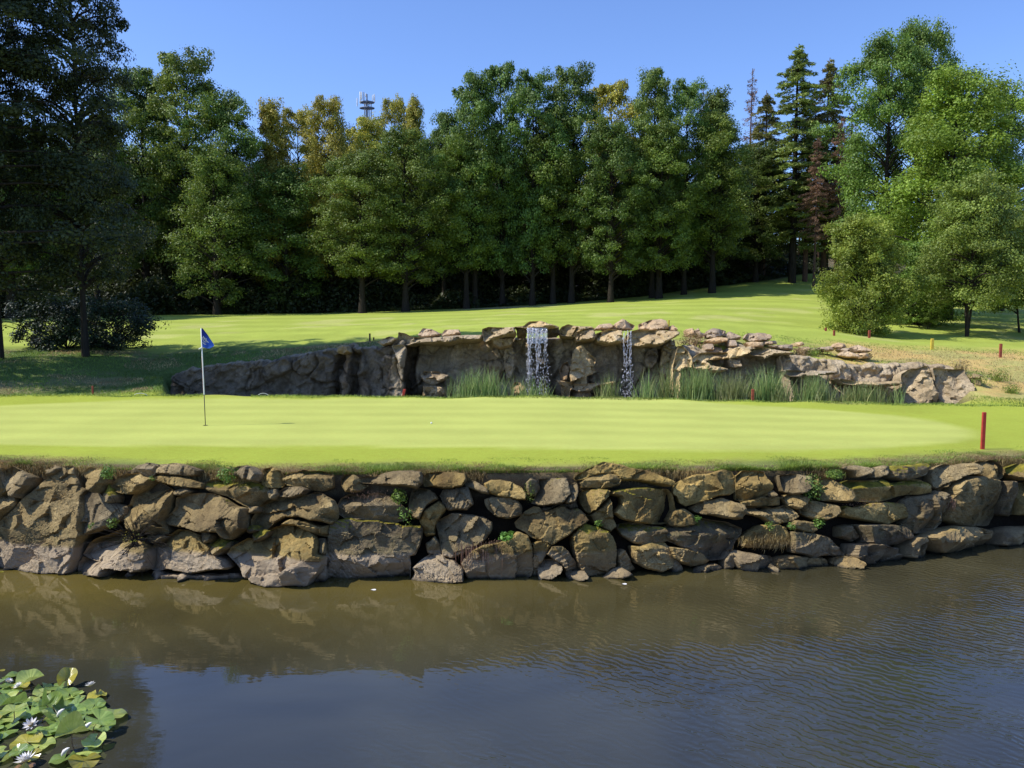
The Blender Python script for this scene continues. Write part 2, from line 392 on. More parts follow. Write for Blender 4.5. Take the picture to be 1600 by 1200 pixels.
for v in s:
    Y=yb+EDGE+v
    # straighten the rows away from the pond
    f=min(1,v/9.0); Y=Y*(1-f)+(14.3+EDGE+v)*f
    Yr.append(Y)
    z=zg(cols,Y)
    edgefall=-.05*np.exp(-v/0.15)
    Zr.append(z+edgefall)
Yr=np.array(Yr);Zr=np.array(Zr);Xr=np.broadcast_to(cols,Yr.shape)
nr,nc=Yr.shape
V=np.stack([Xr,Yr,Zr],-1).reshape(-1,3)
bank0=13
bn=fbm(V,2.5,3,4)
isb=(np.arange(nr)[:,None]*np.ones(nc)[None,:]).ravel()
mb=(isb>=bank0)&(isb<bank0+nb-1)
V[mb,1]+=bn[mb]*0.06
i=np.arange(nr-1)[:,None]*nc; j=np.arange(nc-1)[None,:]
Q=np.stack([i+j,i+j+1,i+nc+j+1,i+nc+j],-1).reshape(-1,4)
# colours
X=V[:,0];Y=V[:,1];Z=V[:,2]; px=PX(X,Y,Z)
P2=np.stack([X,Y,0*X],1)
nA=fbm(P2,0.35,11,4); nB=fbm(P2,1.7,23,3)
col=np.zeros_like(V); rg=np.zeros(len(V))
def blend(mask,cc,rr):
    m=np.clip(mask,0,1)[:,None]; col[:]=col*(1-m)+np.array(cc)*m; rg[:]=rg*(1-m[:,0])+rr*m[:,0]
blend(np.ones(len(V)),(.345,.40,.056),.4)                     # fringe / lawn
# near-edge rough strip
ed=Y-(Yb(X)+EDGE)
blend(sstep(0.7,0.1,ed+.25*nB+.25*nA),(.22,.25,.07),1)
blend(sstep(.9,.3,ed+.35*nA)*sstep(-0.2,.5,nB)*.7,(.28,.22,.10),1)
blend((isb<bank0+nb)*1.0,(.035,.027,.017),1); blend((isb<bank0+nb+1)*sstep(1.25,1.5,Z+.1*nB),(.17,.13,.07),1)
# putting green ellipse-ish outline
gx=(X+2.2)/ (13.6); gy=(Y-20.9)/(4.6+.25*np.sin(X*.35))
pg=1-sstep(.93,1.0,np.sqrt(np.abs(gx)**2.6+np.abs(gy)**2.6)+.01*nB)
st1=.5+.5*np.sin(Y*2.2+X*.03)
blend(pg*(isb>=bank0+nb),(.445,.485,.118),.2)
col[:]*=(1+((.045*np.tanh(3*np.sin(Y*4.3+.4*np.sin(X*.2))))*pg+.05*nA*(1-pg)*sstep(13,15,Y))[:,None])
# beyond the green : fairway
fw=sstep(25.7,26.6,Y)
blend(fw,(.35,.415,.075),.4)
strp=np.tanh(4*np.sin((Y*1.15+X*.22+.012*X*X*.3)*1.15+.5*nA))
f2=fw*sstep(36,42,Y+2*nA)
col[:]*=(1+(.07*strp*f2)[:,None])
blend(f2*sstep(.25,.9,nA)*.5,(.50,.48,.18),.4)
# rough left bank, its colour darkened to deepen the tree shade
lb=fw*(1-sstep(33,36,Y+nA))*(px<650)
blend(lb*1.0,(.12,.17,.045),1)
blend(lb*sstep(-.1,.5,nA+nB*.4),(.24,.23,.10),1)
# dry slope right
ds=fw*sstep(1235,1330,px+40*nB)*(1-sstep(34,37.5,Y+1.2*nA-(px-1300)*.004))
blend(ds,(.60,.43,.15),.8)
blend(ds*sstep(.1,.6,nA+.5*nB)*.7,(.36,.38,.12),1)
blend(fw*sstep(1020,1080,px)*(1-sstep(33.5,36,Y+nA))*(1-ds)*sstep(-.3,.3,nB)*.8,(.36,.29,.15),1)
# brown lip patches
lp=np.exp(-((Y-25.75)/.3)**2)
blend(lp*(sstep(860,900,px)*(1-sstep(1120,1180,px))+sstep(318,330,px)*(1-sstep(385,400,px))+sstep(1215,1240,px)*(1-sstep(1330,1370,px)))*.9,(.45,.33,.2),.8)
# pool hollow
hl=sstep(262,270,px)*(1-sstep(1505,1515,px))*sstep(26.2,26.5,Y)*(1-sstep(.2,.5,Y-CY(px)))
blend(hl,(.06,.05,.03),1)
# forest floor
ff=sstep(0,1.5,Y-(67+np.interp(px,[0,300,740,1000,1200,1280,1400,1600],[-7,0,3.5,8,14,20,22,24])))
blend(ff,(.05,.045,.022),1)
blend(ff*sstep(1000,1150,px)*sstep(0,.6,nA),(.22,.17,.08),1)
bare=np.exp(-((px-780)/60)**2)*np.exp(-((Y-69)/1.5)**2); blend(bare,(.42,.31,.2),.8)
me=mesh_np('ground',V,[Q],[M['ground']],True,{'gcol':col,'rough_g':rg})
tag(link('ground',me),kind='structure')
# ------------------------------------------------------------------ water
gx_=np.concatenate([np.linspace(-60,60,61)]); gy_=np.linspace(3.2,24,40)
XX,YY=np.meshgrid(gx_,gy_)
Vw=np.stack([XX,YY,0*XX],-1).reshape(-1,3)
i=np.arange(39)[:,None]*61; j=np.arange(60)[None,:]
Qw=np.stack([i+j,i+j+1,i+62+j,i+61+j],-1).reshape(-1,4)
keep=(Vw[Qw].mean(1)[:,1]<Yb(Vw[Qw].mean(1)[:,0])+1.4)
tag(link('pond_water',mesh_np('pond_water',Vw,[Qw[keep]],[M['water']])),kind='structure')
xa,xb=Xat(262,28),Xat(1508,28)
Vp=[(xa,26,1.33),(xb,26,1.33),(xb+1.5,31.5,1.33),(xa-1,31.5,1.33)]
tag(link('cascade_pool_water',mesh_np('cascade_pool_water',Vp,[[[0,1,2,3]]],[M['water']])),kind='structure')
# ------------------------------------------------------------------ stones
def stone_mesh(name,poly3,U,Vv,N,tone,rng,mat,h=0.028,depth=0.35,base=0.1,edgeR=0.09,moss=0.0,amp=1.0,tan=0.0,stain_shade=0.0,chisel=1.0):
    C=poly3.mean(0)
    uv=np.stack([(poly3-C)@U,(poly3-C)@Vv],1)
    # orient ccw
    a=0.5*np.sum(uv[:,0]*np.roll(uv[:,1],-1)-np.roll(uv[:,0],-1)*uv[:,1])
    if a<0: uv=uv[::-1]; a=-a
    # soften corners a little (one chaikin-like pass with small cut), then resample
    pts=[]
    n=len(uv)
    for k in range(n):
        p=uv[k];q=uv[(k+1)%n]
        pts+= [p*.92+q*.08,p*.08+q*.92]
    uv=np.array(pts)
    out=[]
    for k in range(len(uv)):
        p=uv[k];q=uv[(k+1)%len(uv)]; L=np.linalg.norm(q-p); m=max(1,int(round(L/(h*1.15))))
        for t_ in range(m): out.append(p+(q-p)*t_/m)
    B=np.array(out)
    so=rng.uniform(0,100,3)
    nb3=np.concatenate([B,np.zeros((len(B),1))],1)
    cdir=B/(np.linalg.norm(B,axis=1)[:,None]+1e-9)
    B=B+cdir*(.020 if amp<=1 else .01)
    B=B+cdir*(vn(nb3+so,7,1)*0.014+vn(nb3+so,20,2)*0.006)[:,None]*amp
    # interior points
    mn,mx=B.min(0),B.max(0)
    gx=np.arange(mn[0],mx[0],h); gy=np.arange(mn[1],mx[1],h*.87)
    g=np.array([(x+(0.5*h if r%2 else 0),y) for r,y in enumerate(gy) for x in gx]) if len(gx) and len(gy) else np.zeros((0,2))
    def bdist(p):
        A_=B;D_=np.roll(B,-1,0)-B
        L2=(D_**2).sum(1)+1e-12
        t_=np.clip(((p[:,None,:]-A_[None])*D_[None]).sum(2)/L2[None],0,1)
        q=A_[None]+t_[...,None]*D_[None]
        return np.sqrt(((p[:,None,:]-q)**2).sum(2)).min(1)
    def inside(p):
        x,y=p[:,0],p[:,1]; r=np.zeros(len(p),bool)
        x1,y1=B[:,0],B[:,1]; x2,y2=np.roll(x1,-1),np.roll(y1,-1)
        for k in range(len(B)):
            cnd=((y1[k]>y)!=(y2[k]>y))
            r^=cnd&(x<(x2[k]-x1[k])*(y-y1[k])/(y2[k]-y1[k]+1e-12)+x1[k])
        return r
    if len(g):
        g=g+rng.uniform(-.2,.2,g.shape)*h
        g=g[inside(g)]
        if len(g): g=g[bdist(g)>h*.55]
    allp=[Vector((float(p[0]),float(p[1]))) for p in np.vstack([B,g])]
    r=delaunay_2d_cdt(allp,[],[list(range(len(B)))],1,1e-6)
    p2=np.array([(v.x,v.y) for v in r[0]]); tri=np.array([f for f in r[2] if len(f)==3],int)
    d=bdist(p2)
    u,v=p2[:,0],p2[:,1]
    hh=(mx[1]-mn[1])/2; hw=(mx[0]-mn[0])/2; vv=v-(mx[1]+mn[1])/2; uu=u-(mx[0]+mn[0])/2
    sv=min(.65,.22/hh)*amp; su=min(.45,.22/hw)*amp
    T={'l':(1.35,-1.3),'L':(1.7,-1.6),'m':(.35,-.35),'M':(-.05,.2),'d':(-.4,.8),'D':(-1.3,1.7)}
    if tone in T:
        a_,b_=T[tone]; rel=a_*su*uu+b_*sv*vv
        if tone in 'dD':
            gu,gv=(-.25,.55) if tone=='D' else (-.12,.38); rel=gu*uu+gv*vv
            rel=rel*min(1,.30/(np.abs(rel).max()+1e-6)); rel=rel-rel.min()-.05
    elif tone=='t':
        v0=hh*rng.uniform(.0,.3); rel=np.minimum(-1.3*(vv-v0),.45*(vv-v0))*min(1,.3/hh)+.1*su*uu
    elif tone=='r':
        u0=hw*rng.uniform(-.1,.3); rel=np.minimum(.5*(uu-u0),-1.0*(uu-u0))*min(1,.25/hw)-.3*sv*vv
    rel=np.clip(rel,-.2*amp,.24*amp) if tone not in 'dD' else rel*.8
    # chipped facets
    K=max(5,int(a/0.035)) if chisel>0 else 0
    if K:
        K=min(K,60)
        sd=np.stack([rng.uniform(mn[0],mx[0],K),rng.uniform(mn[1],mx[1],K)],1)
        pw=p2+np.stack([vn(np.c_[p2*5,0*u]+so,1,5),vn(np.c_[p2*5,0*u]+so,1,6)],1)*.05
        dd=((pw[:,None,:]-sd[None])**2); dd=dd[...,0]+dd[...,1]*1.6
        k=dd.argmin(1); gr=rng.normal(0,.24,(K,2)); c0=rng.uniform(-.022,.022,K)
        rel+=chisel*amp*(((p2-sd[k])*gr[k]).sum(1)+c0[k])
    # a few big cutting planes
    for _ in range(rng.integers(2,5)):
        an=rng.uniform(0,2*np.pi); off=rng.uniform(.1,.65)
        s_=(uu/hw*math.cos(an)+vv/hh*math.sin(an))-off
        rel-=np.maximum(s_,0)*rng.uniform(.25,.8)*min(hw,hh,.35)*amp**.5
    P3=np.c_[p2,0*u]+so
    rel+=amp*(fbm(P3,2.6,3,4)*.014+np.abs(fbm(P3*np.array([1,1.8,1]),9,8,3))*-.016+fbm(P3,30,9,2)*.004)
    sa=rng.uniform(-1.1,1.1)+(1.57 if rng.uniform()<.4 else 0); sc_=rng.uniform(.05,.11)*(1 if amp<=1 else 1.8)
    sw=(u*math.cos(sa)+v*math.sin(sa))/sc_+1.3*fbm(P3,2.2,33,3); fr=sw-np.floor(sw)
    smask=sstep(-.1,.5,fbm(P3,1.6,35,2)); rel+=amp*.020*smask*(np.minimum(fr*1.15,(1-fr)*7).clip(0,1)-.6)
    R=min(edgeR,.6*min(hw,hh)); e=np.clip(d/R,0,1); prof=np.sqrt(1-(1-e)**2)*.35+.65*e**.25
    rel=(rel+base+R*.6)*prof+ -0.02*(1-prof)
    Vt=u[:,None]*U+v[:,None]*Vv+rel[:,None]*N
    # sides : extrude the boundary backwards
    ed={}
    for f in tri:
        for x,y in ((f[0],f[1]),(f[1],f[2]),(f[2],f[0])): ed[(x,y)]=1
    be=[(x,y) for (x,y) in ed if (y,x) not in ed]
    bi=sorted({x for e_ in be for x in e_}); mp={b:k for k,b in enumerate(bi)}
    nv=len(p2)
    ring1=Vt[bi]-N*(depth*.35)*1.0+ (U*0); sh=p2[bi]
    ring1=ring1+(-(sh[:,0]*.03)[:,None]*U-(sh[:,1]*.03)[:,None]*Vv)
    ring2=Vt[bi]-N*depth-((sh[:,0]*.12)[:,None]*U+(sh[:,1]*.12)[:,None]*Vv)
    VV=np.vstack([Vt,ring1,ring2]); nb_=len(bi)
    qs=[]
    for x,y in be:
        qs.append((y,x,nv+mp[x],nv+mp[y])); qs.append((nv+mp[y],nv+mp[x],nv+nb_+mp[x],nv+nb_+mp[y]))
    # orientation: outward = N
    t0=tri[0]; nn=np.cross(Vt[t0[1]]-Vt[t0[0]],Vt[t0[2]]-Vt[t0[0]])
    ntot=np.cross(Vt[tri[:,1]]-Vt[tri[:,0]],Vt[tri[:,2]]-Vt[tri[:,0]]).sum(0)
    qs=np.array(qs)
    if ntot@N<0: tri=tri[:,::-1]; qs=qs[:,::-1]
    nV=len(VV)
    ms=np.full(nV,moss); 
    if moss>0:
        vfull=VV@Vv; ms=moss*sstep(vfull.max()-.30,vfull.max()-.05,vfull)+moss*.12
    me=mesh_np(name,VV,[tri,qs],[mat],True,{'moss':ms,'stain_shade':np.full(nV,stain_shade),'tan':np.full(nV,tan)})
    me.set_sharp_from_angle(angle=R_(24))
    return me,C,a
def wframe(C):
    x=C[0]; dY=(float(Yb(x+.3))-float(Yb(x-.3)))/.6
    U=np.array([1,dY,0]);U/=np.linalg.norm(U)
    V_=np.array([0,LEAN,1.0]);V_-=U*(V_@U);V_/=np.linalg.norm(V_)
    N=np.cross(U,V_)
    if N[1]>0:N=-N
    return U,V_,N
ST={}
ST[0]=[ # window x origin, polygons in enlarged units
("l",0,[(15,195),(110,165),(190,200),(240,215),(290,250),(265,320),(205,380),(190,415),(150,400),(125,365),(80,345),(45,310),(20,250)]),
("l",0,[(-60,430),(10,400),(65,355),(110,395),(125,460),(100,510),(40,560),(0,600),(-60,640)]),
("m",0,[(-60,655),(0,615),(60,560),(120,510),(200,420),(300,350),(400,260),(395,230),(470,210),(540,165),(610,150),(625,230),(660,290),(670,330),(730,350),(700,400),(710,470),(720,550),(715,640),(720,720),(690,780),(675,840),(665,910),(640,980),(615,1045),(400,1045),(200,1030),(0,1020),(-60,1020)]),
("l",0,[(395,228),(400,180),(450,155),(515,165),(500,190),(460,208)]),
("l",0,[(705,210),(760,165),(850,190),(880,250),(900,290),(870,330),(850,370),(800,340),(750,290)]),
("m",0,[(730,350),(800,345),(850,400),(910,440),(960,465),(1060,490),(1060,560),(1000,600),(940,640),(850,680),(730,720),(725,640),(722,560),(715,470),(710,400)]),
("l",1,[(855,370),(890,300),(930,340),(980,400),(970,450),(920,450),(880,410)]),
("l",0,[(925,310),(1000,250),(1080,220),(1160,215),(1200,245),(1290,260),(1260,300),(1180,360),(1100,380),(1000,370),(960,360)]),
("t",0,[(1100,190),(1150,145),(1230,130),(1280,150),(1280,215),(1250,235),(1160,205)]),
("l",0,[(1050,500),(1090,470),(1120,400),(1200,350),(1260,300),(1310,285),(1380,315),(1440,360),(1430,430),(1410,520),(1370,600),(1390,650),(1410,700),(1330,720),(1230,700),(1130,680),(1060,630),(1045,560)]),
("l",0,[(1450,370),(1470,350),(1560,335),(1600,365),(1530,390),(1460,390)]),
("l",0,[(705,880),(760,790),(800,760),(900,730),(1000,690),(1100,690),(1150,730),(1230,780),(1280,830),(1290,900),(1270,1000),(1180,1030),(1100,1010),(950,1000),(860,960),(740,905)]),
("L",0,[(665,1050),(665,970),(700,910),(780,930),(900,980),(950,1005),(925,1070),(800,1060)]),
("l",0,[(1055,1070),(1080,1030),(1120,1060),(1090,1095)]),
("l",0,[(1265,1095),(1290,1035),(1350,1045),(1360,1110),(1290,1120)]),
("l",0,[(1490,1080),(1510,1050),(1560,1040),(1590,1070),(1550,1110)]),
("l",0,[(1230,730),(1300,720),(1400,740),(1330,795),(1260,780)]),
("d",0,[(-70,180),(0,170),(10,300),(40,340),(0,390),(-70,420)]),
]
ST[250]=[
("m",0,[(-55,170),(0,140),(150,135),(270,160),(350,185),(310,235),(200,230),(0,210),(-60,200)]),
("m",0,[(-30,250),(0,235),(150,245),(280,270),(370,290),(360,340),(240,330),(120,310),(0,285),(-25,275)]),
("l",.35,[(50,570),(110,540),(140,490),(150,420),(230,395),(330,385),(470,395),(560,440),(640,490),(740,500),(745,600),(740,670),(650,720),(600,760),(560,740),(555,700),(440,695),(350,690),(260,660),(170,660),(90,640),(50,610)]),
("t",1,[(370,290),(480,260),(600,235),(700,260),(800,290),(880,320),(925,380),(930,430),(860,460),(810,490),(740,495),(640,440),(560,400),(470,380),(390,350)]),
("l",0,[(600,200),(640,165),(730,150),(810,190),(850,220),(830,280),(760,270),(690,240),(620,230)]),
("r",0,[(855,260),(870,180),(930,165),(1000,200),(1020,250),(1020,320),(930,330),(860,300)]),
("t",0,[(1030,240),(1090,210),(1200,195),(1340,195),(1440,225),(1450,330),(1340,360),(1250,340),(1150,315),(1060,310),(1035,290)]),
("L",0,[(990,370),(1060,335),(1180,320),(1250,350),(1200,390),(1080,405),(1000,400)]),
("l",0,[(910,360),(970,350),(990,390),(960,430),(930,410)]),
("l",0,[(770,600),(800,550),(820,500),(860,460),(960,420),(1080,400),(1220,400),(1290,370),(1360,390),(1450,440),(1480,490),(1485,580),(1430,640),(1330,610),(1230,600),(1150,570),(1050,570),(960,620),(900,680),(840,680),(770,650)]),
("l",0,[(745,495),(820,490),(830,530),(760,545)]),
("l",.6,[(725,655),(820,655),(840,690),(740,700)]),
("d",0,[(1010,640),(1100,590),(1240,620),(1330,650),(1400,640),(1400,740),(1300,720),(1150,650)]),
("m",.2,[(-10,740),(80,735),(160,685),(250,700),(340,740),(360,780),(430,830),(430,880),(470,900),(540,930),(580,990),(560,1010),(440,1010),(330,1030),(200,1025),(60,1005),(0,1020),(-60,1010),(-68,960),(-60,850)]),
("l",0,[(350,715),(400,705),(460,730),(440,770),(390,790),(350,760)]),
("l",.8,[(425,790),(470,745),(520,770),(580,780),(590,830),(520,860),(480,890),(430,850)]),
("l",1,[(780,720),(830,690),(910,695),(890,740),(830,770),(790,760)]),
("l",0,[(575,880),(610,830),(650,800),(740,750),(800,765),(880,750),(910,700),(970,665),(1080,640),(1170,665),(1260,700),(1310,760),(1320,830),(1320,880),(1390,900),(1385,960),(1340,1030),(1290,1090),(1250,1145),(1100,1145),(900,1140),(800,1120),(720,1070),(680,1000),(640,940)]),
("l",0,[(1325,755),(1385,760),(1385,880),(1335,870)]),
("D",0,[(40,1045),(200,1052),(450,1055),(600,1050),(650,1090),(600,1110),(400,1112),(40,1110)]),
("D",0,[(1390,930),(1378,1150),(1262,1150),(1300,1085),(1345,1035)]),
]
ST[500]=[
("M",.9,[(75,680),(90,640),(150,605),(250,590),(330,610),(470,615),(600,630),(700,650),(830,650),(850,680),(845,740),(830,800),(790,890),(740,900),(745,960),(745,1125),(600,1125),(300,1125),(150,1125),(50,1130),(45,1050),(60,900)]),
("r",0,[(185,270),(210,230),(290,230),(340,280),(320,300),(400,310),(330,350),(215,365),(195,330)]),
("l",0,[(330,250),(400,235),(480,240),(540,215),(640,195),(760,190),(840,200),(855,250),(850,300),(800,340),(720,320),(620,310),(520,310),(430,295),(350,290)]),
("l",0,[(865,250),(900,215),(1040,205),(1200,215),(1210,270),(1180,320),(1100,335),(1000,330),(930,320),(870,320)]),
("t",.1,[(150,480),(180,420),(240,390),(360,400),(460,385),(560,400),(650,450),(700,500),(740,530),(725,600),(600,620),(440,610),(400,590),(300,590),(220,585),(160,550)]),
("l",0,[(770,360),(830,345),(900,360),(960,380),(985,430),(880,480),(860,520),(830,585),(780,570),(745,510),(740,480)]),
("D",0,[(990,440),(1060,510),(965,610),(960,720),(880,730),(835,600),(870,520)]),
("m",0,[(1005,400),(1030,355),(1130,340),(1230,330),(1250,400),(1275,470),(1220,515),(1150,510),(1080,510),(1050,480)]),
("m",0,[(970,620),(1100,550),(1250,560),(1350,580),(1430,620),(1420,690),(1370,770),(1270,830),(1200,870),(1110,915),(1030,890),(1010,800),(985,700)]),
("m",0,[(760,1125),(800,1040),(780,1000),(860,930),(950,870),(1000,890),(1050,930),(1110,940),(1190,1010),(1190,1110),(1100,1120),(960,1120)]),
("l",0,[(1205,280),(1250,270),(1380,330),(1400,380),(1340,370),(1280,340),(1220,320)]),
("D",0,[(880,800),(960,740),(1010,850),(1020,890),(900,880)]),
]
ST[750]=[
("d",0,[(-150,960),(-80,860),(0,820),(100,790),(250,760),(300,700),(400,730),(430,850),(440,950),(420,1070),(300,1100),(150,1105),(0,1105),(-100,1090)]),
("m",.2,[(40,300),(100,270),(180,275),(260,295),(340,330),(380,380),(370,430),(300,430),(230,410),(160,400),(90,380),(50,340)]),
("m",0,[(40,430),(100,410),(200,415),(300,432),(340,480),(340,560),(250,580),(150,575),(90,530),(50,480)]),
("d",0,[(390,290),(420,255),(470,270),(490,330),(460,400),(410,390)]),
("l",.3,[(500,270),(600,260),(715,255),(730,300),(745,380),(700,430),(690,450),(600,465),(500,475),(430,460),(470,400),(490,350)]),
("l",0,[(745,320),(790,290),(810,320),(800,400),(790,440),(720,460),(705,430),(750,385)]),
("m",0,[(785,250),(830,210),(930,170),(1030,120),(1130,140),(1250,170),(1400,190),(1500,240),(1580,280),(1570,320),(1530,320),(1400,290),(1290,270),(1170,260),(1120,210),(1040,215),(940,230),(870,260),(800,270)]),
("t",0,[(840,290),(900,250),(1040,218),(1115,218),(1165,265),(1150,310),(1040,340),(930,330),(860,330)]),
("m",.4,[(825,390),(880,360),(980,345),(1070,355),(1060,410),(1020,450),(960,510),(915,540),(870,510),(840,460)]),
("m",.3,[(300,620),(380,530),(450,490),(500,500),(540,545),(620,510),(680,485),(740,520),(810,505),(870,550),(900,600),(850,640),(760,700),(680,760),(600,800),(520,770),(440,740),(380,700),(310,660)]),
("M",1,[(1090,390),(1110,360),(1200,350),(1300,335),(1420,340),(1560,345),(1600,400),(1620,520),(1590,620),(1480,630),(1350,620),(1200,590),(1120,540),(1180,470),(1180,410)]),
("t",.5,[(1160,670),(1180,635),(1260,625),(1400,650),(1500,660),(1550,665),(1560,770),(1430,795),(1300,785),(1210,740)]),
("M",0,[(1265,815),(1340,825),(1440,790),(1540,795),(1610,860),(1630,930),(1590,1000),(1500,1030),(1400,1000),(1300,950)]),
("D",.9,[(860,620),(920,640),(1000,680),(1060,690),(1100,740),(1140,850),(1130,980),(1040,1050),(980,1065),(880,1080),(820,980),(780,850),(760,740),(800,680)]),
("L",0,[(490,1100),(490,1000),(540,930),(600,930),(680,990),(660,1040),(590,1085)]),
("D",0,[(560,890),(600,820),(700,830),(800,960),(870,1075),(740,1090),(695,990),(610,925)]),
("L",0,[(720,1030),(800,1035),(860,1020),(895,1080),(840,1100),(730,1100)]),
("l",0,[(950,1100),(1060,1060),(1110,1010),(1160,1000),(1250,1045),(1180,1075),(1080,1095)]),
("D",0,[(910,560),(1000,500),(1080,420),(1110,560),(1150,650),(1100,700),(1040,660),(950,620)]),
("D",0,[(1150,900),(1200,850),(1260,940),(1300,1000),(1250,1045),(1180,1020)]),
("D",0,[(500,505),(600,490),(700,468),(800,440),(820,495),(740,510),(660,480),(560,530)]),
("D",0,[(430,800),(500,770),(600,815),(550,890),(500,960),(480,1080),(440,1080),(445,900)]),
]
ST[1030]=[
("m",0,[(140,310),(200,270),(300,230),(430,215),(520,185),(600,195),(640,260),(635,350),(590,390),(480,400),(350,450),(230,475),(180,460),(160,400),(130,380)]),
("t",0,[(650,230),(700,190),(780,200),(870,200),(900,250),(940,330),(920,380),(860,400),(750,440),(650,430),(645,340)]),
("l",0,[(270,500),(330,465),(420,440),(520,425),(620,455),(670,470),(670,540),(640,595),(560,580),(470,560),(370,550),(300,530)]),
("t",0,[(700,520),(750,495),(880,495),(960,510),(1050,480),(1110,520),(1160,570),(1120,600),(990,630),(930,620),(880,580),(750,555)]),
("l",0,[(1005,230),(1080,225),(1180,230),(1250,240),(1250,330),(1180,380),(1090,375),(1040,360),(1020,300)]),
("l",0,[(1330,260),(1400,250),(1480,290),(1550,350),(1590,440),(1540,450),(1450,440),(1350,430),(1330,350)]),
("l",0,[(1035,420),(1080,395),(1170,395),(1240,420),(1200,460),(1150,500),(1080,470)]),
("l",0,[(1180,490),(1230,440),(1330,460),(1440,480),(1450,530),(1400,580),(1350,600),(1270,580),(1190,550)]),
("m",.2,[(80,600),(130,530),(210,515),(280,560),(310,600),(290,640),(180,650),(100,640)]),
("t",.5,[(0,720),(80,645),(180,658),(300,645),(340,590),(440,610),(560,620),(690,670),(680,720),(620,790),(600,850),(540,920),(420,930),(300,860),(150,800),(90,780),(60,730)]),
("m",.3,[(700,740),(760,690),(850,650),(960,640),(1050,660),(1085,720),(1080,800),(990,830),(850,830),(700,820)]),
("M",0,[(1095,640),(1120,600),(1200,610),(1280,620),(1310,680),(1280,710),(1180,690),(1095,670)]),
("M",0,[(1100,700),(1150,698),(1300,720),(1400,750),(1480,820),(1540,890),(1440,885),(1300,905),(1200,880),(1110,870)]),
("D",0,[(80,820),(200,840),(350,870),(430,935),(400,970),(300,985),(200,960),(120,910)]),
("d",0,[(590,850),(670,860),(700,870),(800,890),(920,900),(950,950),(940,1030),(850,1040),(700,1030),(620,950)]),
("D",0,[(960,920),(1100,900),(1400,920),(1440,1000),(1200,1005),(1000,1015),(965,980)]),
("L",0,[(1450,965),(1460,920),(1530,905),(1600,910),(1640,950),(1630,1000),(1500,1000)]),
("D",0,[(110,960),(160,930),(220,1010),(200,1055),(120,1050)]),
("D",0,[(240,1045),(360,990),(480,960),(540,990),(530,1040),(300,1055)]),
("l",0,[(900,1020),(930,975),(960,1000),(955,1040),(905,1040)]),
("D",0,[(680,450),(850,410),(1020,400),(1030,480),(850,490),(700,490)]),
("D",0,[(545,940),(600,870),(640,960),(620,1030),(550,1020)]),
("l",0,[(915,375),(945,362),(962,395),(930,408)]),
]
ST[1300]=[
("t",.9,[(90,290),(150,270),(300,275),(430,270),(500,300),(600,280),(640,255),(720,265),(800,300),(820,370),(720,385),(600,390),(560,400),(430,430),(350,450),(230,440),(140,420),(80,350)]),
("m",.4,[(70,520),(110,480),(200,500),(350,470),(450,455),(580,465),(620,540),(620,580),(540,600),(470,630),(350,610),(200,590),(100,570)]),
("l",0,[(110,170),(180,200),(200,240),(300,200),(290,160),(200,150),(120,155)]),
("r",0,[(350,170),(430,150),(480,155),(460,200),(400,240),(360,240),(345,200)]),
("m",.7,[(470,180),(520,150),(620,150),(780,125),(820,160),(790,220),(700,250),(580,270),(490,250)]),
("l",0,[(820,230),(860,170),(930,145),(1000,150),(1100,130),(1135,180),(1090,220),(1000,250),(930,290),(860,340),(840,290)]),
("r",0,[(1175,150),(1220,115),(1350,110),(1420,150),(1440,220),(1420,250),(1300,270),(1230,220),(1180,200)]),
("l",.8,[(1440,170),(1520,145),(1600,135),(1660,150),(1660,260),(1560,260),(1450,210)]),
("D",0,[(625,430),(700,400),(840,390),(950,400),(960,500),(965,620),(900,670),(800,700),(690,710),(635,640),(630,560)]),
("D",0,[(970,320),(1050,260),(1200,240),(1300,270),(1380,320),(1400,430),(1395,560),(1350,640),(1200,650),(1080,640),(980,600),(970,450)]),
("D",0,[(1400,280),(1500,290),(1545,400),(1545,540),(1520,565),(1410,550),(1408,430)]),
("l",0,[(1515,310),(1600,290),(1680,290),(1690,540),(1600,550),(1560,555),(1558,450)]),
("D",0,[(80,660),(160,640),(220,690),(260,740),(200,770),(80,740)]),
("D",0,[(200,640),(400,640),(610,645),(660,740),(600,800),(450,820),(300,790),(265,720)]),
("D",0,[(150,800),(300,795),(450,825),(580,830),(590,955),(400,965),(220,965),(150,900)]),
("D",0,[(610,905),(630,800),(680,750),(740,750),(800,830),(850,905),(740,920)]),
("D",0,[(760,740),(900,680),(1050,655),(1200,660),(1320,680),(1370,800),(1300,835),(1150,845),(1000,875),(880,875),(820,820)]),
("D",0,[(1380,800),(1420,690),(1500,660),(1680,650),(1690,815),(1500,825),(1400,815)]),
("l",0,[(830,400),(860,360),(900,370),(930,390),(880,412)]),
("D",0,[(-40,800),(60,830),(130,890),(90,900),(0,890)]),
("D",0,[(870,345),(1000,260),(1080,225),(1160,230),(1200,235),(1050,262),(960,320),(940,380)]),
]
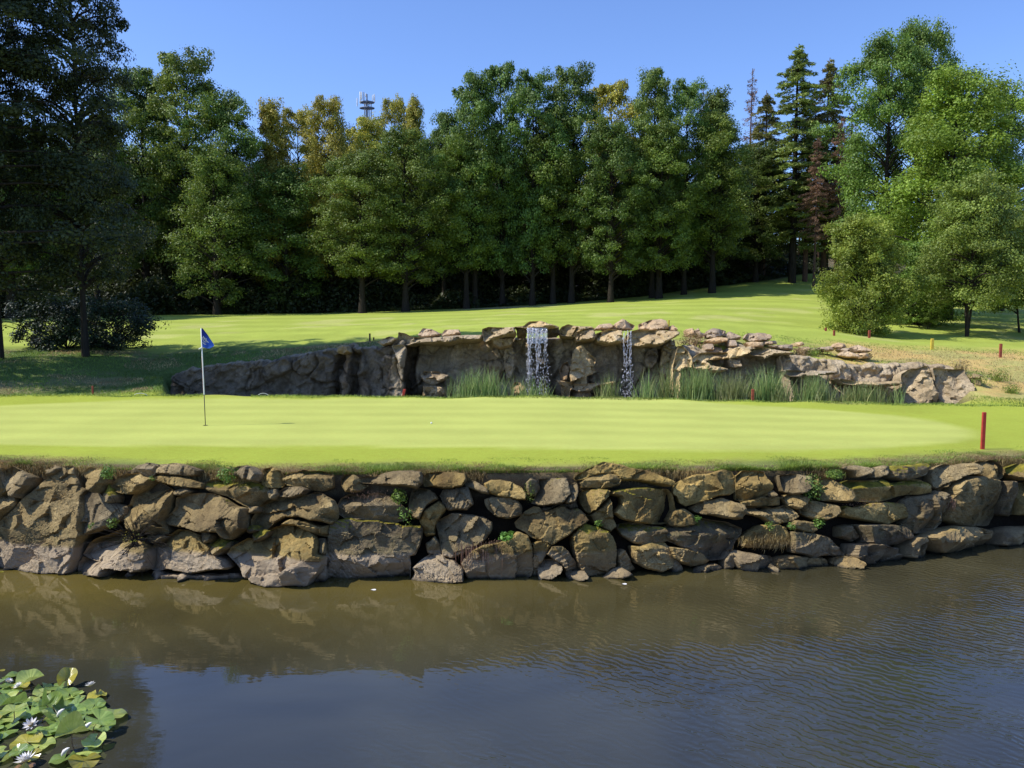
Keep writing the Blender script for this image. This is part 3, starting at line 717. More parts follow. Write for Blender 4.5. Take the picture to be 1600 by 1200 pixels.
# continuation of the wall outside the frame on both sides
for dx in (-300,):
    ST[dx]=[("m",0,[(0,250),(250,200),(420,260),(450,520),(200,560),(0,520)]),("l",0,[(470,220),(800,190),(900,400),(700,560),(480,520)]),("l",0,[(930,230),(1300,190),(1520,210),(1530,420),(1300,560),(950,520)]),
      ("m",0,[(0,560),(400,580),(520,800),(480,960),(0,940)]),("l",0,[(540,560),(900,570),(1000,780),(960,980),(520,975)]),("l",0,[(1000,560),(1400,590),(1530,700),(1530,1000),(1000,990)])]
ST[1615]=[("l",0,[(60,130),(300,90),(460,140),(450,300),(100,310)]),("m",0,[(480,120),(800,80),(980,130),(900,320),(500,300)]),("d",0,[(60,330),(500,320),(520,600),(80,620)]),("d",0,[(540,330),(980,300),(1000,560),(560,590)]),("d",0,[(80,640),(560,610),(600,760),(100,790)]),("d",0,[(600,600),(1000,580),(1050,740),(640,760)])]
rng=np.random.default_rng(7)
stones=[]
for ox,lst in ST.items():
    for tone,moss,pl in lst:
        if ox>=1030 and tone=='m': tone='M'
        px=np.array([(ox+x/5.3333,700+y/5.3333) for x,y in pl])
        # resample long pixel edges onto the curved wall
        p3=np.array([wallpt(*q) for q in px])
        C=p3.mean(0); U,V_,N=wframe(C)
        C_off=N*(-.12 if tone=='D' else (0.03 if tone in 'lLm' else 0.0))
        big=(px[:,0].max()-px[:,0].min())>150/5.33
        me,C,a=stone_mesh('boulder',p3,U,V_,N,tone,rng,M['rock'],h=.022,moss=moss,base=rng.uniform(.05,.13),edgeR=rng.uniform(.016,.035),depth=.42,chisel=1.0 if moss==0 else .7)
        stones.append((a,me,C+C_off,moss,tone))
wb=empty('boulder_wall',(0,float(Yb(0)),0),'dry stacked wall of large mossy brown boulders rising from the pond below the green','wall')
stones.sort(key=lambda s:-s[0])
for k,(a,me,C,moss,tone) in enumerate(stones[:100]):
    o=link('boulder',me,wb,C-np.array([0,float(Yb(0)),0]))
    if moss>=.8: o['label']='boulder capped with yellow green moss'
    if k==0: o['label']='largest boulder, a broad sloping slab'
rest=stones[100:]
if rest:
    Vs=[];Ts=[];Qs=[];o=0;at={'moss':[],'stain_shade':[],'tan':[]}
    for a,me,C,moss,tone in rest:
        n=len(me.vertices); v=np.zeros(n*3,np.float32); me.vertices.foreach_get('co',v); v=v.reshape(-1,3)+C-np.array([0,float(Yb(0)),0])
        for p in me.polygons:
            (Ts if len(p.vertices)==3 else Qs).append([x+o for x in p.vertices])
        for kx in at:
            b=np.zeros(n,np.float32); me.attributes[kx].data.foreach_get('value',b); at[kx].append(b)
        Vs.append(v);o+=n
        bpy.data.meshes.remove(me)
    me=mesh_np('small_stones',np.vstack(Vs),[np.array(Ts),np.array(Qs)],[M['rock']],True,{k:np.concatenate(v) for k,v in at.items()})
    tag(link('small_stones',me,wb),kind='stuff')
# ------------------------------------------------------------------ cliff with waterfalls
cliff=empty('waterfall_rock_wall',(0,29,1.3),'long artificial rock wall with ledges behind the green, waterfalls running over it','rock wall')
CL0=np.array([0,29,1.3])
cpx=np.arange(262,1513,1.6); nrw=54
rowsV=[]
topz=[]
VV=[];stn=[];tn=[]
ptop=np.interp(cpx,CT[:,0],CT[:,1])
jit=vn(np.c_[cpx*.12,0*cpx,0*cpx],1,3)*2.2+vn(np.c_[cpx*.35,0*cpx,0*cpx],1,4)*1.2
jit*= ((cpx<640)|(cpx>1062))*1.0
Yc=CY(cpx)
tp=np.array([W(a,b+c_,y) for a,b,c_,y in zip(cpx,ptop,jit,Yc)])
tp_z=tp[:,2]
for r in range(nrw):
    t=r/(nrw-1); z=1.05+(tp_z-1.05)*t
    Xc=(cpx-800)/F*(Yc*ct-(z-CZ)*st)
    VV.append(np.stack([Xc,Yc+(.25+.3*sstep(1062,1075,cpx))*t-.25*(1-t)**2,z],1))
VV=np.array(VV)
P=VV.reshape(-1,3)
pxf=np.tile(cpx,nrw); pyf=np.repeat(np.linspace(0,1,nrw),len(cpx))
warp=np.stack([vn(P,1.3,41),vn(P,1.3,42),vn(P,1.3,43)],1)*.35
q=P*np.array([1,1,.8])+warp
# voronoi-like blocks
def cellnoise(P,s,seed):
    Pi=P*s; i=np.floor(Pi).astype(np.int64); best=np.full(len(P),9.);sec=np.full(len(P),9.);val=np.zeros(len(P))
    for dx in (-1,0,1):
        for dz in (-1,0,1):
            cx=i[:,0]+dx; cz=i[:,2]+dz
            fx=cx+.5+.5*_h(cx,cz,0*cx,seed); fz=cz+.5+.5*_h(cx,cz,0*cx,seed+1)
            d=np.sqrt((Pi[:,0]-fx)**2+(Pi[:,2]-fz)**2)
            v=_h(cx,cz,0*cx,seed+2)
            m=d<best; sec=np.where(m,best,np.minimum(sec,d)); val=np.where(m,v,val); best=np.where(m,d,best)
    return val,sec-best
v1,e1=cellnoise(q,1.3,7); v2,e2=cellnoise(q,3.4,9)
amp=np.where((pxf>660)&(pxf<1060),.85,1.0)
rel=.20*v1*sstep(0,.10,e1)-.13*(1-sstep(0,.10,e1))+.09*v2*sstep(0,.1,e2)-.05*(1-sstep(0,.12,e2))+.14*fbm(P,1.1,51,3)+.10*fbm(P,4,52,4)-.07*np.abs(fbm(P,2.2,53,3))
rel=rel*amp
# wet gullies
gul=np.exp(-((pxf-529)/7)**2)+np.exp(-((pxf-553)/6)**2)+1.3*np.exp(-((pxf-641)/8)**2)
rel-=.35*np.clip(gul,0,1)*(pyf<.92)
wig=vn(np.c_[P[:,0]*0,P[:,2]*3,P[:,2]*0],1,61)*4
stain_shade=np.clip(sstep(8,4,np.abs(pxf-528-wig))*(pyf<.93)+sstep(9,5,np.abs(pxf-553-wig))*(pyf<.96)+sstep(13,9,np.abs(pxf-641-wig*.6))*(pyf<.97)+.8*sstep(.18,.0,pyf)+.75*sstep(24,14,np.abs(pxf-848))+.6*sstep(12,7,np.abs(pxf-981)),0,1)
tan=np.clip(.7*np.exp(-((pxf-541)/4)**2)*(pyf<.9)+.5*np.exp(-((pxf-572)/8)**2)*sstep(.55,.3,pyf)+.35*np.exp(-((pxf-770)/10)**2)+.6*sstep(.3,.1,pyf)*np.exp(-((pxf-880)/15)**2),0,1)*(1-stain_shade)
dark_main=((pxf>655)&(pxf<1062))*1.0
stain_shade=np.clip(stain_shade+.06*dark_main+.62*(pxf<612)+.1*(pxf<620),0,1)  # besides wet stains: tree shade painted over the left wing, main wall slightly darkened
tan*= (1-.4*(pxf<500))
P=P.copy(); P[:,1]-=rel
P[:,0]+=.04*fbm(P,3,71,3)
Pt=P.reshape(nrw,len(cpx),3)
# roll over the top and back into the hill
top=Pt[-1]; extra=[]
for k,(dy,dz) in enumerate(((.10,.05),(.3,.06),(.6,.02),(1.1,-.1),(1.6,-.4))):
    e=top.copy(); e[:,1]+=dy; e[:,2]+=dz+.04*vn(e,3,80+k); extra.append(e)
Pt=np.concatenate([Pt,np.array(extra)],0)
nR=len(Pt); P=Pt.reshape(-1,3)
stain_shade=np.concatenate([stain_shade]+[stain_shade[-len(cpx):]*.4]*5); tan=np.concatenate([tan]+[tan[-len(cpx):]]*5)
n_=len(cpx); i=np.arange(nR-1)[:,None]*n_; j=np.arange(n_-1)[None,:]
Qc=np.stack([i+j,i+j+1,i+n_+j+1,i+n_+j],-1).reshape(-1,4)
o=link('rock_face',mesh_np('rock_face',P-CL0,[Qc],[M['cliff']],True,{'moss':np.zeros(len(P)),'stain_shade':stain_shade,'tan':tan}),cliff)
SC={'P':(500,490,5.714),'Q':(740,490,5.714),'R':(980,490,5.714),'S':(1220,490,4.2105)}
def cstone(name,win,pl,Y,tone,mat='cliff',parent=cliff,h=.05,base=.12,depth=.8,tan=0.,stain_shade=0.,amp=1.6,edgeR=.06,moss=0.,chisel=1.3,rot=0.0):
    ox,oy,s=SC[win]
    p3=np.array([W(ox+x/s,oy+y/s,Y) for x,y in pl])
    U=np.array([math.cos(rot),math.sin(rot),0]);V_=np.array([0,.12,.993]);V_-=U*(U@V_);V_/=np.linalg.norm(V_);N=np.cross(U,V_)
    if N[1]>0:N=-N
    me,C,a=stone_mesh(name,p3,U,V_,N,tone,rng,M[mat],h=h,moss=moss,base=base,edgeR=edgeR,depth=depth,amp=amp,tan=tan,stain_shade=stain_shade,chisel=chisel)
    o=link(name,me,parent,C-(CL0 if parent is not None else 0))
    return o
parts=[
('ledge','P',[(640,290),(690,230),(700,165),(760,175),(820,205),(900,210),(960,215),(1060,210),(1150,200),(1300,190),(1450,190),(1460,240),(1380,250),(1270,240),(1160,270),(1060,260),(960,270),(850,260),(790,280),(740,280)],30.0,'t',0,0,1.6),
('ledge','P',[(640,290),(740,275),(765,300),(745,400),(740,480),(720,490),(690,400),(660,330)],29.55,'l',0,0,.6),
('ledge','P',[(160,300),(200,280),(250,290),(270,345),(210,360),(150,345)],29.9,'m',0,.4,.6),
('ledge','P',[(510,260),(560,220),(640,205),(690,230),(640,270),(560,285)],30.1,'l',0,0,.8),
('shelf','P',[(895,550),(930,515),(1040,520),(1150,550),(1100,600),(1000,640),(930,610)],29.9,'t',.2,0,1.0),
('shelf','P',[(920,640),(1000,640),(1100,650),(1150,740),(1150,850),(920,850)],29.9,'d',.2,.4,1.0),
('ledge','Q',[(80,240),(80,140),(130,115),(250,125),(370,120),(385,195),(280,200),(190,215),(110,250)],29.6,'t',0,0,1.7),
('ledge','Q',[(150,220),(350,210),(340,290),(250,310),(170,290)],30.1,'D',.3,.2,1.),
('spill_slab','Q',[(365,118),(450,108),(500,70),(600,65),(640,80),(740,108),(765,122),(700,130),(600,132),(480,130)],29.3,'L',.1,0,2.),
('ledge','Q',[(385,125),(470,128),(470,200),(390,205)],29.75,'D',0,.9,1.2),
('ledge','Q',[(660,125),(760,122),(765,190),(670,192)],29.75,'D',0,.9,1.2),
('ledge','Q',[(765,150),(790,115),(850,95),(890,110),(1050,115),(1080,135),(1000,150),(925,175),(905,205),(780,195)],29.8,'l',0,0,1.6),
('ledge','Q',[(915,210),(930,170),(1000,150),(1060,130),(1085,160),(1090,240),(990,240),(930,245)],29.6,'t',.25,0,1.6),
('ledge','Q',[(1090,180),(1200,140),(1330,150),(1330,200),(1320,260),(1220,270),(1110,250)],29.5,'t',.1,0,1.7),
('ledge','R',[(20,160),(100,140),(210,150),(290,150),(380,155),(455,155),(455,190),(380,240),(290,285),(150,290),(30,280),(15,220)],29.6,'t',.1,0,1.7),
('pillar','Q',[(890,350),(910,310),(970,285),(1010,330),(1080,390),(1100,420),(1060,480),(1090,520),(1010,560),(1010,620),(940,630),(900,610),(860,620),(850,560),(870,470)],29.7,'r',.25,0,1.3),
('pillar','Q',[(775,500),(800,440),(840,430),(860,480),(830,600),(790,600)],29.9,'l',.9,0,1.),
('shelf','Q',[(740,590),(850,610),(930,630),(1060,620),(1190,615),(1260,600),(1250,640),(1100,650),(1040,690),(930,690),(870,670),(840,850),(800,850),(780,640)],29.5,'l',.45,0,1.2),
('shelf','Q',[(850,850),(860,690),(930,695),(1040,700),(1055,850)],29.6,'r',.7,0,1.2),
('pillar','Q',[(280,300),(320,280),(350,310),(390,380),(370,470),(340,580),(300,570),(270,440)],30.6,'m',0,.1,.8),
('shelf','Q',[(330,660),(370,615),(420,620),(460,660),(420,720),(350,720)],29.6,'l',.6,0,.6),
('pillar','R',[(150,420),(190,330),(260,310),(280,370),(260,440),(220,490),(160,480)],30.75,'m',0,.15,.6),
('pillar','R',[(330,290),(430,230),(440,330),(420,420),(400,520),(380,850),(310,850),(300,450)],30.5,'m',0,.15,.8),
('pillar','R',[(410,520),(420,420),(460,300),(510,290),(560,340),(580,400),(570,480),(480,500),(470,640),(460,850),(405,850)],29.0,'l',0,0,1.),
('ledge','R',[(580,400),(660,350),(900,345),(910,400),(800,410),(700,420),(740,460),(900,490),(820,530),(600,490)],28.95,'l',.05,0,1.),
('ledge','R',[(910,370),(1000,290),(1080,310),(1090,350),(1010,390),(920,400)],28.8,'t',0,0,1.2),
('ledge','R',[(1090,320),(1200,300),(1300,320),(1440,340),(1460,370),(1300,365),(1230,400),(1215,380),(1110,370)],28.8,'t',0,0,1.4),
('ledge','R',[(910,410),(1010,410),(1010,480),(940,480)],28.95,'l',0,0,.8),
('pillar','R',[(1380,370),(1450,350),(1480,450),(1450,540),(1450,850),(1410,850),(1400,560)],28.6,'l',0,0,.6),
('shelf','S',[(20,370),(130,375),(330,375),(345,400),(200,412),(60,412)],28.1,'L',0,0,1.1),
('shelf','S',[(380,425),(480,440),(620,455),(770,440),(780,475),(600,480),(420,462)],27.9,'L',0,0,1.1),
('pillar','S',[(800,400),(850,370),(970,345),(1000,400),(990,480),(1010,530),(1000,640),(870,640),(805,640),(800,470)],28.0,'l',0,0,.9),
('pillar','S',[(1010,355),(1080,365),(1210,365),(1230,420),(1220,500),(1220,640),(1040,640),(1020,440)],27.8,'l',0,0,.9),
('shelf','S',[(1225,395),(1280,400),(1290,440),(1280,600),(1225,600)],28.2,'D',0,.3,.8),
]
for nm,win,pl,Y,tone,tn_,stn_,dep in parts:
    if nm=='ledge' and tone=='t': tone='l'
    cstone(nm,win,pl,Y,tone,tan=tn_,stain_shade=stn_,depth=dep)
loose=[
('P',[(870,190),(920,130),(1000,140),(1080,180),(1060,210),(900,210)],31.3,'l','brown rounded boulder on the ledge, left of the pair above the wet dark gully'),
('P',[(1080,185),(1120,145),(1240,140),(1260,180),(1200,200),(1090,205)],31.2,'l','pinkish flat boulder on the ledge, right of the pair left of the main waterfall'),
('Q',[(1070,145),(1120,100),(1220,85),(1260,110),(1235,140)],30.4,'m','low reddish brown boulder on the ledge between the two waterfalls'),
('Q',[(1260,95),(1330,45),(1380,75),(1440,110),(1420,145),(1300,145),(1240,140)],30.4,'r','dark peaked boulder on the ledge directly above the thin waterfall'),
('R',[(100,95),(200,60),(300,45),(345,60),(380,145),(240,155),(150,150),(110,140)],30.5,'l','large brown wedge boulder on the ledge right of the thin waterfall'),
('R',[(385,115),(415,105),(445,145),(440,160),(385,158)],30.3,'l','small pale boulder at the right end of the high ledge'),
('R',[(525,140),(590,130),(600,205),(540,200)],31.2,'l','pale upright stone at the left end of the rubble behind the reeds'),
('R',[(600,150),(640,130),(660,170),(710,180),(690,212),(640,214)],31.1,'r','dark jagged stone second from the left in the rubble row'),
('R',[(720,150),(780,130),(880,155),(870,200),(760,222),(710,215)],31.0,'r','grey square topped stone with a shaded side in the rubble row'),
('R',[(695,240),(780,215),(900,215),(900,250),(760,272)],30.3,'t','long flat slab lying below the grey square topped stone'),
('R',[(870,185),(920,160),(1000,200),(1010,232),(900,232)],31.0,'l','pinkish sloping stone between the grey stone and the round topped one'),
('R',[(900,240),(970,235),(975,295),(905,295)],30.2,'l','small pinkish cube shaped stone above the reeds'),
('R',[(1050,215),(1080,175),(1230,175),(1270,200),(1260,240),(1200,252),(1100,252)],30.9,'l','biggest round topped grey boulder of the rubble'),
('R',[(1060,255),(1210,255),(1215,305),(1100,305)],30.2,'m','brown block directly under the biggest round topped boulder'),
('R',[(1220,250),(1330,240),(1340,270),(1230,278)],30.6,'r','small dark stone right beside the biggest round topped boulder'),
('R',[(1270,285),(1480,275),(1470,330),(1400,322)],30.0,'m','long low brown slab above the right part of the reeds'),
('R',[(690,275),(770,270),(770,330),(685,330)],30.1,'l','tan block at the left foot of the rubble near the dry weeds'),
('R',[(1505,260),(1560,252),(1585,280),(1515,288)],31.0,'r','little dark stone at the edge of the fairway above the long slab'),
('S',[(125,225),(180,220),(190,247),(140,248)],30.6,'l','small pink stone left of the green tuft in the rubble'),
('S',[(250,222),(330,215),(350,245),(290,252)],30.6,'t','low pinkish stone with a dark underside near the dark rounded stone'),
('S',[(350,217),(380,190),(420,200),(435,222),(380,232)],30.9,'r','dark rounded stone standing highest in the right rubble heap'),
('S',[(395,272),(430,245),(490,265),(500,297),(440,292)],30.2,'l','pale pink lumpy stone at the front of the right rubble heap'),
('S',[(390,232),(440,225),(462,242),(410,252)],30.6,'l','thin flat stone behind the pale pink lumpy stone'),
('S',[(468,220),(510,205),(580,235),(572,257),(490,252)],30.6,'l','reddish brown stone at the right back of the rubble heap'),
('S',[(508,262),(570,258),(592,290),(530,296)],30.2,'r','rightmost small brown stone of the rubble heap beside the dry slope'),
('S',[(200,226),(240,226),(260,247),(210,250)],30.7,'m','small dark stone between the two low pink stones'),
('S',[(1250,470),(1300,458),(1360,455),(1345,472),(1285,490)],28.4,'l','thin grey slab beside the right end of the rock wall'),
('S',[(1340,500),(1460,495),(1452,535),(1350,540)],28.2,'m','squared grey block right of the rock wall end below the dry slope'),
('S',[(1530,522),(1620,510),(1640,550),(1550,552)],28.0,'m','squared grey block at the far right edge by the putting green'),
('S',[(1300,430),(1400,425),(1420,445),(1310,450)],28.9,'m','narrow brown slab higher up beside the right end of the rock wall'),
('S',[(1115,552),(1135,530),(1165,512),(1205,503),(1228,520),(1232,548),(1215,600),(1120,600)],27.75,'m','bright white stone at the right foot of the rock wall'),
]
for win,pl,Y,tone,lb in loose:
    o=cstone('boulder',win,pl,Y,tone,mat='chalk' if 'white stone' in lb else 'rubble',parent=None,depth=.55,amp=1.1,base=.14,h=.045)
    tag(o,lb,'boulder','loose boulders on and behind the rock wall')
# ------------------------------------------------------------------ falling water
def wfmat():
    t=NT('falling water'); n=t.noise(30,3,.6,pos(t))
    c=t.mix(t.mr(n,.3,.7),(.55,.55,.62),(.92,.92,.95))
    b=t.bsdf(c,.12,spec=.8)
    tr=t.n('ShaderNodeBsdfTransparent'); mx=t.n('ShaderNodeMixShader'); mx.inputs[0].default_value=.6
    t.l(tr.outputs[0],mx.inputs[1]); t.l(b,mx.inputs[2]); return t.done(mx.outputs[0])
M['fall']=wfmat()
def waterfall(px0,px1,pyt,Y,n,label,seed,sheet):
    r=np.random.default_rng(seed)
    a=W(px0,pyt,Y); b=W(px1,pyt,Y); w=b[0]-a[0]; zt=a[2]; zb=1.34; Hh=zt-zb
    base=np.array([(a[0]+b[0])/2,Y,zb])
    root=empty('waterfall',base,label,'waterfall')
    # droplets and strings
    ns=max(4,int(w/.075)); sx=r.uniform(-w/2,w/2,ns)
    tt=r.uniform(0,1,n)**1.1
    k=r.integers(0,ns,n)
    spread=.02+.10*tt
    x=sx[k]+r.normal(0,1,n)*spread*.6+ .05*np.sin(tt*9+k)*tt
    z=Hh*(1-tt); y=-(.05+.25*np.sqrt(tt))+r.normal(0,.04,n)
    ln=r.uniform(.015,.07,n)*(1.0-.3*tt); wd=r.uniform(.005,.013,n)*(1+1.2*(r.uniform(0,1,n)<.12))
    oc=np.array([(1,0,0),(-1,0,0),(0,1,0),(0,-1,0),(0,0,1),(0,0,-1)],float)
    Vd=np.stack([x,y,z],1)[:,None,:]+oc[None]*np.stack([wd,wd,ln],1)[:,None,:]
    of=np.array([(0,2,4),(2,1,4),(1,3,4),(3,0,4),(2,0,5),(1,2,5),(3,1,5),(0,3,5)])
    Fd=(of[None]+6*np.arange(n)[:,None,None]).reshape(-1,3)
    tag(link('droplets',mesh_np('droplets',Vd.reshape(-1,3),[Fd],[M['fall']]),root),kind='stuff')
    tb=[]
    for q in range(ns):
        L=r.uniform(.15,.8); m=14; t=np.linspace(0,L,m)
        p=np.stack([sx[q]+.03*np.sin(t*8+q)+.03*t*r.normal(),-(.05+.25*np.sqrt(t))+0*t,Hh*(1-t)],1)
        tb.append((p,np.full(m,.006)*(1+.7*np.sin(t*40+q))))
    Vt,Ft=tubes(tb,5); link('strands',mesh_np('strands',Vt,[Ft],[M['fall']]),root)
    if sheet:
        nx,nz=24,10; u=np.linspace(-.46,.3,nx)*w; t=np.linspace(0,.22,nz)
        U,T=np.meshgrid(u,t); Ys=-(.04+.25*np.sqrt(T))+.02*np.sin(U*40)+.1*0
        S=np.stack([U,Ys,Hh*(1-T)+.02],-1).reshape(-1,3)
        i=np.arange(nz-1)[:,None]*nx; j=np.arange(nx-1)[None,:]
        link('water_sheet',mesh_np('water_sheet',S,[np.stack([i+j,i+j+1,i+nx+j+1,i+nx+j],-1).reshape(-1,4)],[M['sheet']]),root)
t=NT('water sheet'); n=t.noise(14,3,.6,pos(t)); b=t.bsdf((.66,.66,.72),.08,t.bump(n,.9,.05),.8)
tr=t.n('ShaderNodeBsdfTransparent'); mx=t.n('ShaderNodeMixShader'); t.l(t.mr(n,.42,.56,.15,.95),mx.inputs[0]); t.l(tr.outputs[0],mx.inputs[1]); t.l(b,mx.inputs[2]); M['sheet']=t.done(mx.outputs[0])
waterfall(822,862,513,29.15,800,'wide sparkling waterfall dropping from the highest slab of the rock wall',3,True)
waterfall(974,985,517,29.15,330,'thin waterfall falling from the ledge under the dark peaked boulder',4,False)
# ------------------------------------------------------------------ blades (grass, reeds)
def blades(P,h,w,bend,r,mat,name,seg=3,lean=None):
    n=len(P); az=r.uniform(0,2*np.pi,n); d=np.stack([np.cos(az),np.sin(az),0*az],1)
    if lean is not None: d=d*.6+np.array(lean); d/=np.linalg.norm(d,axis=1)[:,None]
    fa=r.uniform(0,2*np.pi,n); f=np.stack([np.cos(fa),np.sin(fa),0*fa],1)
    rows=[]
    for k in range(seg+1):
        t=k/seg; c=P+d*(bend*h*t*t)[:,None]+np.array([0,0,1])*(h*t*(1-.25*bend*t))[:,None]
        ww=w*(1-t**1.5)
        if k<seg: rows+= [c-f*ww[:,None]/2,c+f*ww[:,None]/2]
        else: rows.append(c)
    V=np.stack(rows,1).reshape(-1,3); m=2*seg+1; o=np.arange(n)[:,None]*m
    q=[np.concatenate([o+2*k,o+2*k+1,o+2*k+3,o+2*k+2],1) for k in range(seg-1)]
    tr_=np.concatenate([o+2*seg-2,o+2*seg-1,o+2*seg],1)
    return mesh_np(name,V,([np.concatenate(q)] if q else [])+[tr_],[mat])
r=np.random.default_rng(11)
# lawn edge fringe
def edgepts(n,dmax,pw,x0=-11.5,x1=12.5):
    X=r.uniform(x0,x1,n); s=dmax*r.uniform(0,1,n)**pw
    Y=Yb(X)+EDGE+s-.06; return X,Y,s
X,Y,s=edgepts(60000,1.1,2.2); nz=fbm(np.c_[X*1.3,Y*1.3,0*X],1,5,3)
m=r.uniform(-.6,.6,len(X))<nz+.35; X,Y,s=X[m],Y[m],s[m]; nz=nz[m]
z=G(X)-.05*np.exp(-s/.15)-.015
h=(.025+.065*np.exp(-s/.28))*r.uniform(.6,1.3,len(X))*(.6+1.1*sstep(-.1,.9,nz)+.5*sstep(.3,.8,vn(np.c_[X*2.2,0*X,0*X],1,15)))
me=blades(np.stack([X,Y,z],1),h,np.full(len(X),.010),r.uniform(.2,1.3,len(X)),r,M['fringe'],'lawn_edge_grass',3,(0,-.5,0))
tag(link('lawn_edge_grass',me),'green grass fringe growing along the top of the boulder wall','grass',kind='stuff')
X,Y,s=edgepts(38000,.75,1.8); nz=fbm(np.c_[X*.9,Y*.9,0*X],1,31,3)
m=r.uniform(-.5,.7,len(X))<nz+.25*(X<-4); X,Y,s=X[m],Y[m],s[m]
z=G(X)-.05*np.exp(-s/.15)-.01
h=(.03+.08*np.exp(-s/.25))*r.uniform(.5,1.3,len(X))
me=blades(np.stack([X,Y,z],1),h,np.full(len(X),.009),r.uniform(.3,1.6,len(X)),r,M['straw'],'dry_edge_grass',3,(0,-.6,0))
tag(link('dry_edge_grass',me),'straw coloured dry grass and roots along the top of the boulder wall','dry grass',kind='stuff')
# overhanging sods / roots hanging down from the edge
X=r.uniform(-11,12.5,34000); nz=fbm(np.c_[X*1.1,0*X,0*X],1,77,3); X=X[r.uniform(-.5,.7,len(X))<nz+.2]
Y=Yb(X)+EDGE-.02-r.uniform(0,.14,len(X)); z=G(X)-r.uniform(.0,.16,len(X))
me=blades(np.stack([X,Y,z],1),r.uniform(-.16,.06,len(X)),np.full(len(X),.011),r.uniform(.0,.9,len(X)),r,M['straw'],'hanging_roots',3,(0,-.8,0))
tag(link('hanging_roots',me),'brown roots and thatch hanging over the top boulders','roots',kind='stuff')
# rough grass on the left bank and dry slope right
def area(n,pxr,Yr_,cond=None):
    Y=r.uniform(*Yr_,n); px=r.uniform(*pxr,n); X=Xat(px,Y); z=zg(X,Y); return X,Y,z,px
X,Y,z,px=area(26000,(-120,640),(26.1,33.5)); cyy=CY(px); m=(px<255)|(Y>cyy+1.0); X,Y,z=X[m],Y[m],z[m]
nz=fbm(np.c_[X*.6,Y*.6,0*X],1,91,3)
for nm,mm,mt,lb in (('bank_grass',nz<.15,'mid','tufty green grass on the bank under the left trees'),('dry_bank_grass',nz>=.15,'straw','bleached grass patches on the bank under the left trees')):  # green tufts take a darker leaf colour to deepen the shade under the trees
    me=blades(np.stack([X,Y,z-.02],1)[mm],r.uniform(.05,.15,mm.sum()),np.full(mm.sum(),.022),r.uniform(.3,1.4,mm.sum()),r,M[mt],nm,2); tag(link(nm,me),lb,'grass',kind='stuff')
X,Y,z,px=area(26000,(1040,1720),(27.8,37)); cyy=CY(px); m=(px>1520)|(Y>cyy+1.1); X,Y,z,px=X[m],Y[m],z[m],px[m]
nz=fbm(np.c_[X*.6,Y*.6,0*X],1,93,3); g=(nz>.3)|(Y>35)
for nm,mm,mt,lb in (('slope_grass',g,'fringe','green grass tufts on the slope right of the rock wall'),('dry_slope_grass',~g,'straw','straw coloured dry grass on the slope right of the rock wall')):
    k=mm&(r.uniform(0,1,len(X))<.6)
    me=blades(np.stack([X,Y,z-.02],1)[k],r.uniform(.04,.12,k.sum()),np.full(k.sum(),.024),r.uniform(.3,1.4,k.sum()),r,M[mt],nm,2); tag(link(nm,me),lb,'grass',kind='stuff')
# grass lip at the far edge of the green
Y=r.uniform(25.2,26.2,22000); px=r.uniform(-80,1700,22000); X=Xat(px,Y); z=zg(X,Y)
m=~((px>318)&(px<392)); X,Y,z=X[m],Y[m],z[m]
me=blades(np.stack([X,Y,z-.01],1),r.uniform(.03,.10,len(X)),np.full(len(X),.018),r.uniform(.2,1.2,len(X)),r,M['fringe'],'far_edge_grass',2); tag(link('far_edge_grass',me),'rough grass lip along the far edge of the putting green','grass',kind='stuff')
# reed clumps
reeds=[(700,800,582,27.6,420,'reed','broad reed clump left of the wide waterfall'),
(800,862,592,27.8,110,'reed','sparse reeds standing at the foot of the wide waterfall'),
(932,968,588,27.4,90,'reed','small reed clump just left of the thin waterfall'),
(990,1030,583,27.3,90,'reed','loose arching reeds just right of the thin waterfall'),
(1028,1056,574,27.4,110,'reed','tall reeds in front of the shaded end of the high wall'),
(1056,1130,576,27.2,420,'reed','dense green reeds before the first sunlit rock pillar'),
(1120,1175,586,26.9,300,'paler','pale grey green reeds left of the short red stake'),
(1165,1232,580,27.1,330,'reed','dark green reeds right of the short red stake'),
(1205,1236,594,26.8,130,'paler','pale dry reeds against the slim rock pillar'),
(1240,1300,590,26.9,260,'reed','reeds under the pale shelf right of the slim pillar'),
(1270,1305,602,26.7,110,'paler','low pale weeds between the two right reed beds'),
(1300,1398,603,26.8,380,'reed','low reeds along the foot of the right rock wing'),
(1396,1412,600,26.8,40,'reed','rightmost thin tuft of reeds beside the lumpy pillar')]
for a,b,ptop,Y0,n,mt,lb in reeds:
    n=int(n*1.15)
    px=r.normal(.5,.27,n).clip(0,1)*(b-a)+a; Yb_=Y0+r.uniform(-.35,.35,n); X=Xat(px,Yb_,1.4)
    zt=W((a+b)/2,ptop,Y0)[2]; hh=(zt-1.3)*r.uniform(.6,1.38,n)*(1-.25*np.abs((px-(a+b)/2)/((b-a)/2))**2)
    base=np.array([Xat((a+b)/2,Y0,1.4),Y0,1.3])
    me=blades(np.stack([X,Yb_,0*X+1.3],1)-base,hh,r.uniform(.018,.036,n),r.uniform(.05,.45,n),r,M[mt],'reed_clump',5)
    tag(link('reed_clump',me,None,base),lb,'reeds','reed clumps at the foot of the rock wall')
